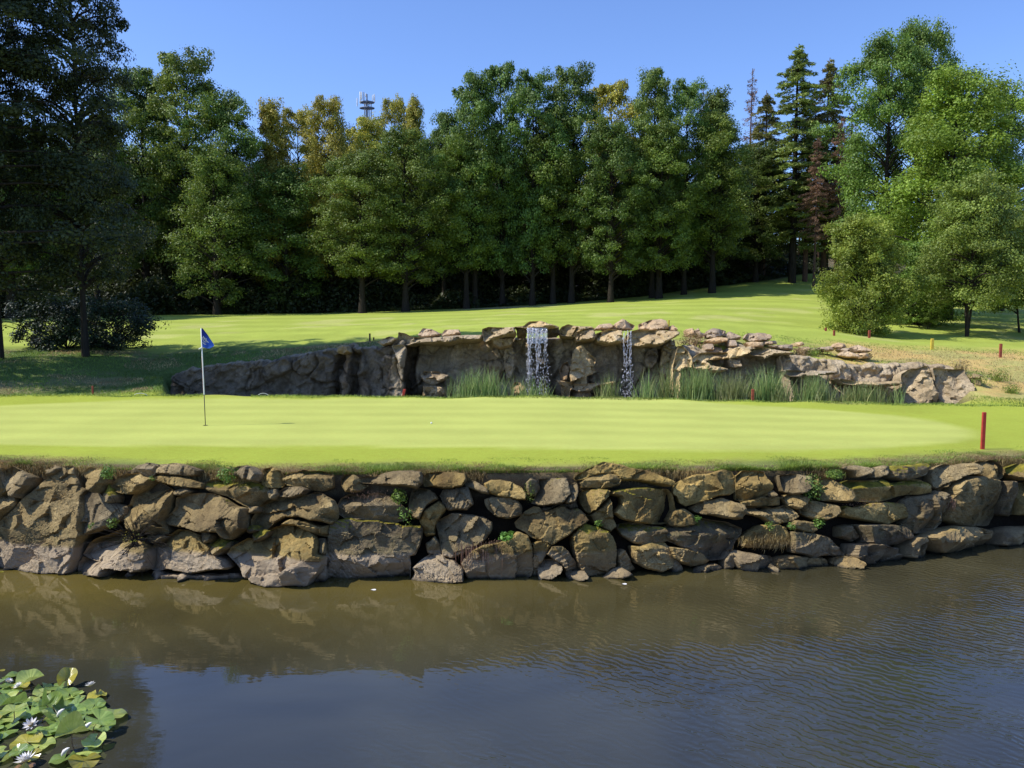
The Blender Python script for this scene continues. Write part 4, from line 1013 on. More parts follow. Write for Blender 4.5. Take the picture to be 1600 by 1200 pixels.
# ------------------------------------------------------------------ plants on the boulder wall
def leafcloud(C,rad,n,ls,r,squash=.7,up=.3):
    d=r.normal(0,1,(n,3)); d/=np.linalg.norm(d,axis=1)[:,None]
    p=C+d*rad*(r.uniform(.2,1,n)**.6)[:,None]*np.array([1,1,squash])
    nn=d+np.array([0,0,up])+r.normal(0,.6,(n,3))
    return p,nn
def leafquads(p,nn,ls,r,asp=.6):
    n=len(p); nn=nn/(np.linalg.norm(nn,axis=1)[:,None]+1e-9)
    a=np.cross(nn,r.normal(0,1,(n,3))); a/=np.linalg.norm(a,axis=1)[:,None]+1e-9; b=np.cross(nn,a)
    L=(ls*r.uniform(.6,1.3,n))[:,None]
    V=np.stack([p-a*L*.5,p+b*L*asp*.5+nn*L*.06,p+a*L*.5,p-b*L*asp*.5+nn*L*.06],1).reshape(-1,3)
    return V,np.arange(4*n).reshape(-1,4)
def weed(px,py,rad,n,ls,label,mat='weed',sq=1.0,name='wall_weed',cat='plant',off=.16,stems=5):
    C=wallpt(px,py)+np.array([0,-off,0]); root=empty(name,C,label,cat)
    p,nn=leafcloud(np.zeros(3),rad,n,ls,r,sq,.5); V,Q=leafquads(p,nn,ls,r,.6)
    link('leaves',mesh_np('leaves',V,[Q],[M[mat]]),root)
    tb=[]
    for _ in range(stems):
        d=r.normal(0,1,3); d/=np.linalg.norm(d); d[2]=abs(d[2])*sq
        q=np.linspace(0,1,5)[:,None]; tb.append((np.array([0,off*.9,-rad*.6])*(1-q)+d*rad*.85*q,np.linspace(.005,.002,5)))
    V,Q=tubes(tb,4); link('stems',mesh_np('stems',V,[Q],[M['fringe']]),root)
weed(153,818,.10,120,.035,'small straggly weed on the wall beside the broad sloping slab',sq=.5)
weed(183,813,.10,110,.045,'dark leafy weed above the woody shrub on the wall','mid')
weed(626,772,.14,260,.045,'dark leafy plant under the pale top boulders','mid')
weed(637,800,.16,120,.035,'trailing green weed beside the long mossy boulder',sq=1.3)
weed(791,836,.13,90,.09,'bright lime green broadleaf plant above the hanging dry grass',sq=1.0)
weed(828,765,.10,120,.028,'slender grey green weed near the top of the wall','silver',sq=2.0)
weed(1266,759,.20,420,.04,'tall bright green weed at the top of the right half of the wall',sq=1.3)
weed(1275,812,.11,130,.035,'small green weed beside the rounded lit boulder on the right')
weed(1232,818,.08,90,.03,'tiny weed just above the dark wedge boulder')
weed(1198,818,.10,120,.03,'green tuft on top of the dry grass cushion')
weed(1087,806,.06,50,.035,'tiny bright weed under the pale flat boulder on the right')
weed(934,815,.07,60,.04,'small green tuft on the mossy top of the tall dark boulder')
weed(176,734,.14,260,.04,'dark weed growing in the earth gap at the top left of the wall','mid')
weed(360,737,.18,300,.045,'dark green grass clump at the wall top left of the small pale boulders','mid')
weed(1300,738,.18,300,.04,'dark ivy like plant at the wall top right of the tall bright weed','mid',sq=.5)
weed(243,745,.05,40,.03,'tiny green weed beside the long flat stone at the wall top left')
def tuft(px,py,n,hlo,hhi,label,mat,sx=.25,name='dry_grass_tuft',off=.2,lean=(0,-1.2,0),bend=(.8,2.2)):
    C=wallpt(px,py)+np.array([0,-off,0])
    P=np.stack([r.normal(0,sx/2,n),r.normal(0,.05,n),r.normal(0,.05,n)],1)
    me=blades(P,r.uniform(hlo,hhi,n),np.full(n,.009),r.uniform(*bend,n),r,M[mat],name,5,lean)
    tag(link(name,me,None,C),label,'dry grass')
tuft(750,850,260,-.55,-.15,'reddish dry grass hanging down over the dark boulder near the water','root',.32,bend=(.0,.35))
tuft(775,846,160,-.2,.12,'tangle of pinkish roots beside the lime green plant','root',.28)
tuft(1195,838,900,-.22,.12,'grey brown cushion of dry grass over a lit boulder on the right','straw',.42,bend=(.2,1.0))
tuft(585,770,120,-.18,.12,'pink wiry stems draped over the long mossy boulder','root',.35)
tuft(1345,782,220,-.08,.05,'rusty dry moss and grass on the stone joint at the right','root',.4)
tuft(1480,780,60,-.2,.02,'thin pink roots hanging beside the big dark boulder','root',.06,bend=(.1,.6))
# woody twig shrub on left of the wall
C=wallpt(221,838)+np.array([0,-.22,0]); root=empty('woody_shrub',C,'leafless twiggy shrub fanning out over the left boulders','shrub')
tb=[]
for k in range(46):
    a=r.uniform(-.2,math.pi+.2); L=r.uniform(.35,.95); q=np.linspace(0,1,8)[:,None]
    d=np.array([math.cos(a),-.25+r.uniform(-.2,.3),math.sin(a)*1.0]); 
    p=d*L*q+np.array([0,0,-.25])*q*q*r.uniform(0,1)+r.normal(0,.008,(8,3)); p[0]=0
    tb.append((p,np.linspace(.006,.0018,8)))
for k in range(30):
    q=np.linspace(0,1,6)[:,None]; d=np.array([r.uniform(-.45,.35),-.15,-r.uniform(.2,.75)]); tb.append((d*q,np.linspace(.006,.002,6)))
V,Q=tubes(tb,4); link('twigs',mesh_np('twigs',V,[Q],[M['bark']]),root)
p,nn=leafcloud(np.array([0,0,.05]),.25,60,.03,r,.5); V,Q=leafquads(p,nn,.035,r); link('leaves',mesh_np('leaves',V,[Q],[M['olive']]),root)
# thin dead stems
for (x,y,L,lb) in ((886,815,.75,'thin bare stem leaning across the pair of rounded boulders'),(842,826,.6,'thin bare stem left beside the lime green plant')):
    C=wallpt(x,y)+np.array([0,-.2,0]); q=np.linspace(0,1,9)[:,None]
    tb=[(np.array([.12,-.05,L])*q+np.array([.04,0,0])*np.sin(q*5),np.linspace(.006,.002,9))]
    for _ in range(5):
        s_=r.uniform(.3,.9); b0=np.array([.12,-.05,L])*s_; tb.append((b0+np.array([r.uniform(-.15,.15),-.02,.12])*q[:4]*2,np.linspace(.003,.001,4)))
    V,Q=tubes(tb,4); tag(link('dead_stem',mesh_np('dead_stem',V,[Q],[M['bark']]),None,C),lb,'dead stem')
# weeds by the rubble
for (px,Y,h_,n,mt,lb) in ((1082,30.6,.5,500,'straw','dry weeds growing at the left end of the rubble'),(1119,29.9,.28,160,'weed','bright green weed in front of the stone rubble'),(1268,30.4,.3,260,'fringe','green tuft among the right rubble stones'),(1250,30.2,.35,260,'straw','yellowish weeds among the rubble above the long slab'),(1525,28.0,.45,260,'mid','dark green weed at the right end of the rock wall'),(1580,27.4,.3,220,'fringe','green weed by the squared grey block at the far right'),(1560,28.8,.4,260,'silver','grey green weeds on the bank right of the rock wall'),(1500,29.2,.35,200,'straw','dry weeds on the bank just above the end of the rock wall'),(1347,30.6,.35,200,'straw','dry weeds at the right end of the rubble heap')):
    X=float(Xat(px,Y)); z=z1(X,Y); root=empty('weed_clump',(X,Y,z),lb,'plant')
    p,nn=leafcloud(np.array([0,0,h_*.5]),h_,n,.06,r,.6); V,Q=leafquads(p,nn,.07,r,.4); link('leaves',mesh_np('leaves',V,[Q],[M[mt]]),root)
    me=blades(np.stack([r.normal(0,h_*.4,60),r.normal(0,h_*.3,60),np.zeros(60)],1),r.uniform(.5,1.1,60)*h_,np.full(60,.02),r.uniform(.1,.7,60),r,M['straw'] if mt=='straw' else M['fringe'],'stems',3); link('stems',me,root)
# ------------------------------------------------------------------ stakes, flag, ball, hoop
def stake(px,pyb,Y,pyt,wpx,mat,label,cat='stake',lean=(0,0),cap=None,group='hazard stakes'):
    b=W(px,pyb,Y); X=b[0]; zb=z1(X,Y) ; zt=W(px,pyt,Y)[2]; h=zt-zb; w=wpx/F*Y
    root=empty('stake' if cap else 'stake',(X,Y,zb),label,cat,group)
    s=6; Vs=[]
    bz=np.array([-.1,0,h*.5,h-.012,h]); sc=np.array([1,1,1,1,.8])
    for z_,k in zip(bz,sc):
        for dx,dy in ((-1,-.8),(-.8,-1),(.8,-1),(1,-.8),(1,.8),(.8,1),(-.8,1),(-1,.8)):
            Vs.append((dx*w/2*k+lean[0]*max(z_,0),dy*w/2*k*.7+lean[1]*max(z_,0),z_))
    q=[]
    for a in range(4):
        for k in range(8): q.append((a*8+k,a*8+(k+1)%8,a*8+8+(k+1)%8,a*8+8+k))
    me=mesh_np('post',Vs,[np.array(q),np.array([[32,33,34,35,36,37,38,39]])],[M[mat]],False); link('post',me,root)
stake(1535,703,17.35,644,5.6,'red','tall red stake on the near right edge of the green')
stake(628,622,25.9,608,4,'red','short bright red stake leaning right at the far edge of the green',lean=(.22,0))
stake(1176,625,25.7,608,4.2,'redw','short red stake in front of the reeds')
stake(145,615,26.2,603,2.6,'redw','small rusty stake at the left edge of the green under the shaded bank')
stake(578,536,35.5,521,2.4,'wood','taller dark post behind the left end of the rock wall',group='dark posts behind the rock wall')
stake(584,536,35.9,527,2,'wood','shorter dark post right beside the taller dark post',group='dark posts behind the rock wall')
stake(1290,524,41,512,3,'redw','leftmost of the three small red stakes near the yellowish bush')
stake(1303,530,39,516,3.2,'redw','middle of the three small red stakes near the yellowish bush')
stake(1358,530,39.3,516,3.4,'redw','rightmost of the three small red stakes, right in front of the yellowish bush')
stake(1456,548,35.5,529,4.4,'yellow','yellow stake on the slope below the multi stemmed tree')
stake(1563,557,33.6,537,4,'redw','lone red stake on the dry slope at the far right')
stake(1045,513,31.6,500,2.4,'yellow','tiny yellow stake beside the large wedge boulder')
# flagstick
Y0=19.62; b=W(321,662,Y0); z0=z1(b[0],Y0); top=W(319,513,Y0)[2]; H=top-z0
fl=empty('golf_flag',(b[0],Y0,z0),'flagstick with blue flag standing in the hole on the left of the green','golf flag')
def cyl(name,z0,z1_,r0,r1,mat,x0=0,x1=0,par=fl):
    V,Q=tubes([(np.array([(x0,0,z0),((x0+x1)/2,0,(z0+z1_)/2),(x1,0,z1_)]),np.array([r0,(r0+r1)/2,r1]))],10)
    n=len(V); return link(name,mesh_np(name,V,[Q,np.array([[n-10+k for k in range(10)]])],[M[mat]]),par)
cyl('lower_pole',-.12,H*.32,.0085,.0095,'black',0,-.008)
cyl('upper_pole',H*.32,H,.014,.011,'white',-.008,-.03)
cyl('red_band',H*.36,H*.72,.006,.006,'flagpink',-.021,-.031)
def flagmat():
    t=NT('blue flag cloth'); uv=attr(t,'fuv','Color'); sp=t.n('ShaderNodeSeparateXYZ'); t.l(uv,sp.inputs[0])
    base=t.mix(t.mr(sp.outputs[1],.2,.9),(.03,.10,.55),(.012,.02,.16))
    b=t.bsdf(base,.6); tr=t.n('ShaderNodeBsdfTranslucent'); t.l(base,tr.inputs[0]); mx=t.n('ShaderNodeMixShader'); mx.inputs[0].default_value=.35
    t.l(b,mx.inputs[1]); t.l(tr.outputs[0],mx.inputs[2]); return t.done(mx.outputs[0])
M['flag']=flagmat()
nu,nv=14,22; u=np.linspace(0,1,nu); v=np.linspace(0,1,nv); U,Vv=np.meshgrid(u,v)
wid=.235*(np.clip((1-Vv)*1.15,0,1)**.75)*(.55+.45*np.clip((1-Vv)*3,0,1)); wid=np.where(Vv<.12,wid*(.55+Vv*3.6),wid)
Xf=-.022+U*wid; Zf=H-.02-.42*(1-Vv)-.06*U*(1-Vv)+.03*U; Yf=.10*U*(1-Vv*.5)+.04*np.sin(U*7+Vv*3)*U+.02*np.sin(Vv*9)*U
Vf=np.stack([Xf,Yf,Zf],-1).reshape(-1,3); i=np.arange(nv-1)[:,None]*nu; j=np.arange(nu-1)[None,:]
Qf=np.stack([i+j,i+j+1,i+nu+j+1,i+nu+j],-1).reshape(-1,4)
fo=link('flag_cloth',mesh_np('flag_cloth',Vf,[Qf],[M['flag']],True,{'fuv':np.stack([U.ravel(),Vv.ravel(),0*U.ravel()],1)}),fl)
# pale emblem on the cloth
em=[]
def fpt(u_,v_):
    a=min(nu-2,int(u_*(nu-1)));b_=min(nv-2,int(v_*(nv-1))); return np.array([Xf[b_,a],Yf[b_,a]-.006,Zf[b_,a]])
for pts in ([(.15,.60),(.2,.45),(.3,.35),(.45,.3)],[(.35,.62),(.42,.5),(.6,.42),(.72,.3)],[(.5,.55),(.68,.5),(.62,.33),(.45,.42)],[(.12,.3),(.25,.22),(.4,.2)]):
    p=np.array([fpt(a*.95+.02,b_) for a,b_ in pts]); em.append((p,np.full(len(p),.007)))
V,Q=tubes(em,5); link('emblem',mesh_np('emblem',V,[Q],[M['white']]),fo)
V,Q=tubes([(np.array([(-.01,0,H-.43),(-.06,-.01,H-.46),(-.10,-.01,H-.48)]),np.array([.014,.012,.006]))],6); link('flag_tie',mesh_np('flag_tie',V,[Q],[M['white']]),fl)
# hole
ang=np.linspace(0,2*np.pi,25)[:-1]; V=[(.054*math.cos(a),.054*math.sin(a),.006) for a in ang]+[(.046*math.cos(a),.046*math.sin(a),.006) for a in ang]+[(.046*math.cos(a),.046*math.sin(a),-.03) for a in ang]
q=[(k,(k+1)%24,24+(k+1)%24,24+k) for k in range(24)]+[(24+k,24+(k+1)%24,48+(k+1)%24,48+k) for k in range(24)]
o=link('hole_cup',mesh_np('hole_cup',V,[np.array(q)],[M['black']]),None,(b[0],Y0,z0+.002)); tag(o,'small dark cup rim around the foot of the flagstick','golf hole')
# ball
bY=19.9; bp=W(674,659,bY); bx=bp[0]; bz=z1(bx,bY)
me=bpy.data.meshes.new('golf_ball'); import bmesh
bm=bmesh.new(); bmesh.ops.create_uvsphere(bm,u_segments=24,v_segments=16,radius=.0214)
for f in bm.faces:f.smooth=True
bm.to_mesh(me); bm.free(); me.materials.append(M['ballm'])
o=link('golf_ball',me,None,(bx,bY,bz+.022)); tag(o,'white golf ball lying on the putting green right of the flag','golf ball')
# pale hoops at far edge of green
for (pa,Yh,wd,hh_,lb) in ((212,25.75,.42,.10,'low pale hose loop on the lip at the left end of the green'),(405,25.6,.36,.12,'pale bent pipe arching from the grass left of the far green edge')):
    x=Xat(pa,Yh); z=z1(x,Yh); q=np.linspace(0,1,12)
    p=np.stack([(q-.1)*wd,0*q,hh_*np.sin(np.pi*np.clip(q*.9+.1,0,1))**.6-.02],1)
    V,Q=tubes([(p,np.full(12,.009))],6); tag(link('pipe_loop',mesh_np('pipe_loop',V,[Q],[M['pipe']]),None,(x,Yh,z)),lb,'pipe')
# ------------------------------------------------------------------ antenna mast
Ym=125.; mp=W(574,200,Ym); mx_=mp[0]; zb=z1(mx_,Ym)
mast=empty('antenna_mast',(mx_,Ym,zb),'grey cell phone mast with white panel antennas rising above the trees','antenna mast')
s=Ym/F
def mz(py): return W(574,py,Ym)[2]-zb
pole=[(np.array([(0,0,0),(0,0,mz(147))]),np.array([.30,.10]))]
for dx in (-4,-2,2,5): pole.append((np.array([(dx*s*1.1,.4,mz(195)-14),(dx*s*1.1,.4,mz(160))]),np.array([.07,.07])))
V,Q=tubes(pole,8); link('pole',mesh_np('pole',V,[Q],[M['steel']]),mast)
tb=[]
for py,rr in ((160,11),(169,11),(188,5)):
    z_=mz(py); a=np.linspace(0,2*np.pi,13); tb.append((np.stack([rr*s*np.cos(a),rr*s*.8*np.sin(a),0*a+z_],1),np.full(13,.08)))
    for k in range(4):
        aa=k*np.pi/2+.3; tb.append((np.array([(0,0,z_),(rr*s*math.cos(aa),rr*s*.8*math.sin(aa),z_)]),np.array([.12,.12])))
    V,Q=tubes(tb,6); tb=[]; link('platform',mesh_np('platform',V,[Q],[M['steel']]),mast)
for px,pt,pb,w_ in ((559.6,154,167,1.0),(564.5,144,163,1.5),(567.7,146,158,1.4),(573.8,148,154,1.2),(583.5,149,158,1.1),(586,148,161,1.3),(571,146,160,.9)):
    x0=(px-574)*s; z0_,z1_=mz(pb),mz(pt); w2=w_*s*.75
    y0=-.9 if abs(px-574)<9 else -.3
    V,Q=tubes([(np.array([(x0,y0,z0_),(x0,y0,z0_+.1),(x0,y0,z1_-.1),(x0,y0,z1_)]),np.array([w2*.7,w2,w2,w2*.6]))],8)
    link('panel_antenna',mesh_np('panel_antenna',V,[Q],[M['white'] if px!=571 else M['steel']]),mast)
# ------------------------------------------------------------------ trees
def dec_tree(seed,H,R,z0,ncl,nl,ls,prof='round',sub=6,a0=.26,multi=1,tr=.018,flat=.7,trunk_lean=.02,up=.45):
    r=np.random.default_rng(seed)
    tb=[]
    stems=[]
    for s_ in range(multi):
        m=12; q=np.linspace(0,1,m); aa=r.uniform(0,6.28); sp=(0 if multi==1 else R*.35)
        b0=(0 if multi==1 else .42)
        p=np.stack([b0*math.cos(s_*2.1)+sp*q*math.cos(aa+s_*2.1)+r.normal(0,trunk_lean*H*.25)*q**2+.12*np.sin(q*7+seed)*q,sp*q*math.sin(aa+s_*2.1)+.12*np.cos(q*6+seed)*q,q*H*.93],1)
        rad=H*tr*(1-q*.88)*(1+.45*np.exp(-q*22))/ (1 if multi==1 else 1.6); tb.append((p,rad)); stems.append(p)
    C=[]
    for k in range(ncl):
        t=((k+.5)/ncl)**.9; t=np.clip(t+r.normal(0,.02),0,1); z=z0+(H-z0)*t
        if prof=='round': pr=math.sin(math.pi*(.14+.80*t))**.75
        elif prof=='cone': pr=(1-t*.86)**.75*(.65+.35*min(1,t*5))
        elif prof=='column': pr=min(1,(1-t)*3.6+.3)**.7*(.75+.25*min(1,t*4))
        else: pr=min(1,(1-t)*2.3+.25)**.8*(.6+.4*min(1,t*3))
        az=k*2.39996+r.normal(0,.3)
        lump=1+.6*float(vn(np.array([[math.cos(az)*1.3+seed*3.1,math.sin(az)*1.3,z/H*4.5]]),1,seed)[0])
        rad=R*pr*lump*(.35+.65*r.uniform(0,1)**.45)
        stem=stems[k%multi]; c0=np.array([np.interp(z,stem[:,2],stem[:,0]),np.interp(z,stem[:,2],stem[:,1]),0])
        c=c0+np.array([rad*math.cos(az),rad*math.sin(az),z]); a=R*a0*r.uniform(.75,1.35)*(.8+.25*pr)
        C.append((c,a))
        zs=max(z-rad*up-.3*r.uniform(0,1),z0*.6); s0=np.array([np.interp(zs,stem[:,2],stem[:,0]),np.interp(zs,stem[:,2],stem[:,1]),zs])
        q=np.linspace(0,1,5)[:,None]; p=s0*(1-q)+c*q+np.array([0,0,.12*rad])*np.sin(q*np.pi)
        tb.append((p,np.linspace(max(.02,.006*H*(1-t)+.02),.012,5)))
    Vt,Qt=tubes(tb,7)
    per=nl//(ncl*sub); Ps=[];Ns=[]
    for c,a in C:
        for s_ in range(sub):
            d=r.normal(0,1,3); d/=np.linalg.norm(d); d[2]=d[2]*.8+.25
            cc=c+d*a*.75*np.array([1,1,flat]); ra=a*.58*r.uniform(.7,1.25)
            n=max(6,int(per*r.uniform(.6,1.4)))
            dd=r.normal(0,1,(n,3)); dd/=np.linalg.norm(dd,axis=1)[:,None]
            p=cc+dd*(ra*r.uniform(.25,1.25,n)**.8)[:,None]*np.array([1,1,flat])
            Ps.append(p); Ns.append(dd*.9+d*.5+np.array([0,0,.35])+r.normal(0,.55,(n,3)))
    p=np.concatenate(Ps); nn=np.concatenate(Ns); V,Q=leafquads(p,nn,ls,r,.75)
    return mesh_np('trunk',Vt,[Qt],[M['bark']]),mesh_np('crown',V,[Q],[M['mid']],False)
def conifer(seed,H,R,z0,nl,droop=.35,sp=.42,ls=.30,dens=1.0,bare=False):
    r=np.random.default_rng(seed); q=np.linspace(0,1,10)
    tb=[(np.stack([.1*np.sin(q*4+seed)*q,.1*np.cos(q*3)*q,q*H],1),H*.012*(1-q*.93)+.01)]
    Ps=[];Ns=[];Ls=[]
    z=z0; br=[]
    while z<H*.985:
        t=(z-z0)/(H-z0); L0=R*(1-t)**.62*(.55+.45*min(1,t*3+.3))+.12
        for k in range(5):
            if r.uniform()<.3: continue
            az=r.uniform(0,6.283); L=L0*r.uniform(.65,1.15); br.append((z+r.uniform(-.4,.4),az,L*r.uniform(.75,1.15)))
        z+=sp*(1-.4*t)
    tot=sum(b[2] for b in br)
    for z,az,L in br:
        d=np.array([math.cos(az),math.sin(az),0]); s_=np.linspace(0,1,6)[:,None]
        p=np.array([0,0,z])+d*L*s_+np.array([0,0,1.])*(.25*L*s_-droop*L*1.6*s_**2+.25*L*s_**4)
        tb.append((p,np.linspace(.012+.012*L,.006,6)))
        n=int(nl*L/tot)+3; u=r.uniform(.12,1.02,n)**.8
        pp=np.stack([np.interp(u,s_[:,0],p[:,i]) for i in range(3)],1)
        side=np.array([-d[1],d[0],0]); w=(.10+.28*L*.35)*(1.1-u*.7)
        off=r.normal(0,1,n)*w; pp=pp+side*off[:,None]+np.array([0,0,-1])*(np.abs(off)*.35+r.uniform(0,.22,n))[:,None]
        Ps.append(pp); Ns.append(r.normal(0,1,(n,3))*.8+np.array([0,0,.9]))
    V,Q=leafquads(np.concatenate(Ps),np.concatenate(Ns),ls,r,.32)
    Vt,Qt=tubes(tb,6)
    return mesh_np('trunk',Vt,[Qt],[M['bark']]),mesh_np('crown',V,[Q],[M['needle']],False)
PR={}
PR['a']=dec_tree(1,20,4.0,3.4,95,40000,.21,'col2',a0=.27)
PR['b']=dec_tree(2,20,4.2,4.2,88,40000,.21,'round',a0=.28)
PR['c']=dec_tree(3,20,3.4,3,90,34000,.21,'column',a0=.3)
PR['d']=dec_tree(4,20,4.4,4.6,80,40000,.21,'col2',a0=.30)
PR['e']=dec_tree(5,20,3.8,2.6,95,38000,.20,'cone',a0=.28)
PR['f']=dec_tree(6,20,4.6,1.5,70,30000,.22,'col2',a0=.30)       # dense filler
PR['s']=conifer(11,20,3.2,3.5,26000,.42,.36,.27)
PR['t']=conifer(12,20,3.0,7.0,12000,.4,.42,.24)
PR['x']=conifer(13,20,2.2,5.0,3500,.25,.45,.22)
used={}
def tree(kind,X,Y,Ht,wid,label,mat,bark='bark',name='tree',cat='tree',group=None,rot=None,z=None):
    zb=(z1(X,Y) if z is None else z)-.08
    root=empty(name,(X,Y,zb),label,cat,group)
    root.rotation_euler=(0,0,random.uniform(0,6.28) if rot is None else rot)
    tm,cm=PR[kind]; k=Ht/20.; 
    w=wid
    root.scale=(w,w,k)
    for nm,me,mt in (('trunk',tm,bark),('crown',cm,mat)):
        o=link(nm,me,root)
        o.material_slots[0].link='OBJECT'; o.material_slots[0].material=M[mt]
    return root
random.seed(5)
RAD={'a':4.6,'b':4.9,'c':4.0,'d':5.2,'e':4.4,'f':5.4,'s':3.3,'t':3.1,'x':2.3}
def ftree(kind,px,top,Y,wpx,mat,label,bark='bark',name='tree',**kw):
    X=float(Xat(px,Y,4)); zb=z1(X,Y); zt=W(px,top,Y)[2]; Ht=(zt-zb)*1.0
    w=wpx/2/F*Y/RAD[kind]
    return tree(kind,X,Y,Ht,w,label,mat,bark,name,**kw)
FT=[
('b',232,112,72,130,'dark','bark','dark leafy tree showing over the shoulder of the tall alder'),
('a',300,88,71,115,'mid','bark','tall open crowned tree right of the alder with sky gaps in its top'),
('d',362,150,70,100,'mid','bark','mid green tree with a shoulder against the sky left of the yellowing trees'),
('e',428,158,72,95,'olive','bark','leftmost yellow green tree top in the forest'),
('c',470,166,74,60,'olive','bark','narrow olive tree top between the two larger yellowing trees'),
('a',518,156,72,72,'gold','bark','golden leaved tree left of the antenna mast'),
('b',576,186,75,92,'olive','bark','low olive brown crown just under the antenna mast'),
('c',618,150,78,52,'olive','bark','yellow green tree top just right of the antenna mast'),
('e',650,155,77,70,'olive','bark','pale olive tree top second right of the antenna mast'),
('d',572,262,66.5,130,'mid','bark','shorter rounded green tree in front of the golden tree'),
('a',640,225,68,120,'mid','bark','green tree in front below the olive tree tops'),
('b',700,200,70,100,'dark','bark','green crown left shoulder of the tall dark twin topped tree'),
('b',742,118,71,90,'dark','bark','left top of the tall dark pair of oaks in the middle'),
('c',785,97,72,80,'dark','bark','highest dark oak in the middle of the forest'),
('d',735,235,67,140,'mid','bark','front tree with bright drooping branches in the middle'),
('c',832,108,71,75,'dark','bark','narrow dark column shaped tree right of the highest oak'),
('a',893,108,72,105,'dark','bark','broad dome topped dark oak'),
('c',955,126,76,80,'olive','bark','yellow tipped tree between two dark oaks'),
('d',870,200,69,130,'mid','bark','mid green front tree below the dome topped oak'),
('a',960,215,70,120,'dark','bark','dark green front tree below the yellow tipped one'),
('b',1018,112,73,90,'mid','bark','feathery topped green tree right of the yellow tipped one'),
('c',1068,122,74,80,'mid','bark','slender green tree beside the feathery topped one'),
('a',1035,215,71,130,'mid','bark','bright clumped front tree before the slender pair'),
('e',1112,142,76,90,'dark','bark','pointed dark tree left of the dead larch'),
('d',1118,205,73,130,'mid','bark','leafy green tree before the pointed dark tree'),
('a',1185,250,78,120,'dark','bark','dark leafy tree under the dead larch'),
('d',20,190,60,170,'dark','bark','dark tree filling behind the leftmost trunk'),
('a',-60,140,58,200,'dark','bark','dark tree at the very left edge behind the trunks'),
('b',160,210,66,150,'dark','bark','dark tree standing behind the tall alder'),
('f',345,250,67,130,'mid','bark','low spreading tree at the forest edge right of the alder'),
('f',455,285,68,130,'dark','bark','dark lower tree at the forest edge under the yellow green tops'),
]
for kind,px,top,Y,w,mt,bk,lb in FT:
    Y=Y+(random.uniform(-1.5,3.5) if top>190 else 0); w=w*random.uniform(.85,1.15); ftree(kind,px+(-6 if top>190 else 0),top+4-(22 if top>190 else 0),Y,w*(1.02 if top>190 else 1.22),mt,lb,bk,name='broadleaf_tree')
ftree('s',1236,66,80,165,'needle','tallest spruce with drooping tiers left of the big oaks',name='conifer_tree')
ftree('s',1284,88,82,130,'larch','second conifer with brownish lower boughs right of the tallest spruce','barkr',name='conifer_tree')
ftree('x',1166,105,86,60,'brown','dead bare larch top standing above the green trees','barkr',name='conifer_tree')
ftree('s',1190,140,84,120,'larch','thin conifer between the dead larch and the tallest spruce','barkr',name='conifer_tree')
ftree('x',1092,130,84,50,'brown','small reddish dead top behind the slender green trees','barkr',name='conifer_tree')
ftree('t',1306,180,77.5,70,'brown','brown dying conifer next to the big oak on the right','barkr',name='conifer_tree')
ftree('t',1270,210,76.5,62,'brown','shorter brown dying conifer under the second green conifer','barkr',name='conifer_tree')
ftree('t',1330,215,80,60,'brown','thin dying conifer half hidden behind the big oak','barkr',name='conifer_tree')
ftree('t',1256,150,81,105,'larch','loose pale green larch just right of the tallest spruce','barkr',name='conifer_tree')
ftree('x',1322,165,80,85,'brown','tall thin rusty conifer against the big oak','barkr',name='conifer_tree')
ftree('a',1330,255,82,110,'mid','loose green tree filling the gap left of the big oak',name='broadleaf_tree')
# deep rows
rowsd=[]
rr=np.random.default_rng(21)
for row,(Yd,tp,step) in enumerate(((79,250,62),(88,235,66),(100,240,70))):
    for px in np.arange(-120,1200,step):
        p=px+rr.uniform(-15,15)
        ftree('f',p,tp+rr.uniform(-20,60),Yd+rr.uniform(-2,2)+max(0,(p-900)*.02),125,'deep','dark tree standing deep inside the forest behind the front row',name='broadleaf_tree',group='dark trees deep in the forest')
# slender trunks visible inside the right forest edge
for k,px in enumerate((1215,1228,1246,1262,1276,1290,1302,1316,1327)):
    ftree('t',px,245+rr.uniform(-25,50),90+rr.uniform(0,12),46,'brown' if k%2 else 'needle','slender bare stemmed conifer in the thin right part of the forest','barkr',name='conifer_tree',group='slender conifers in the thin part of the forest')
ftree('f',1345,330,96,150,'mid','green tree in the gap between the forest and the big oak',name='broadleaf_tree')
ftree('f',1250,340,100,130,'dark','low tree seen between the slender conifer stems',name='broadleaf_tree')
ftree('f',1170,330,94,120,'deep','low dark tree behind the slender stems at the foot of the slope',name='broadleaf_tree')
# right group
PR['O']=dec_tree(31,22,5.6,4.5,95,60000,.20,'col2',a0=.24,tr=.017); RAD['O']=6.2
PR['L']=dec_tree(32,19,5.8,1.5,110,66000,.18,'cone',a0=.25,tr=.016); RAD['L']=6.4
PR['B']=dec_tree(33,6.5,2.6,.15,120,56000,.11,'cone',a0=.27,multi=4,tr=.012); RAD['B']=2.9
PR['M']=dec_tree(34,8.5,3.0,1.9,110,54000,.12,'cone',a0=.26,multi=3,tr=.014,up=.15); RAD['M']=3.4
def ptree(kind,px,top,Y,wpx,mat,label,bark='bark',H0=20,**kw):
    X=float(Xat(px,Y,4)); zb=z1(X,Y); zt=W(px,top,Y)[2]
    w=wpx/2/F*Y/RAD[kind]
    return tree(kind,X,Y,(zt-zb)*20./H0,w,label,mat,bark,**kw)
ptree('O',1378,66,60,190,'mid','big dark oak with open forked crown at the right',H0=22,name='broadleaf_tree')
ptree('O',1425,44,62,150,'mid','tallest oak top rising behind the light green tree',H0=22,name='broadleaf_tree')
ptree('L',1480,118,54,300,'light','large light green tree in front of the oaks',H0=19,name='broadleaf_tree')
ptree('O',1560,150,66,200,'dark','dark oak reaching out of the right edge behind the light green tree',H0=22,name='broadleaf_tree')
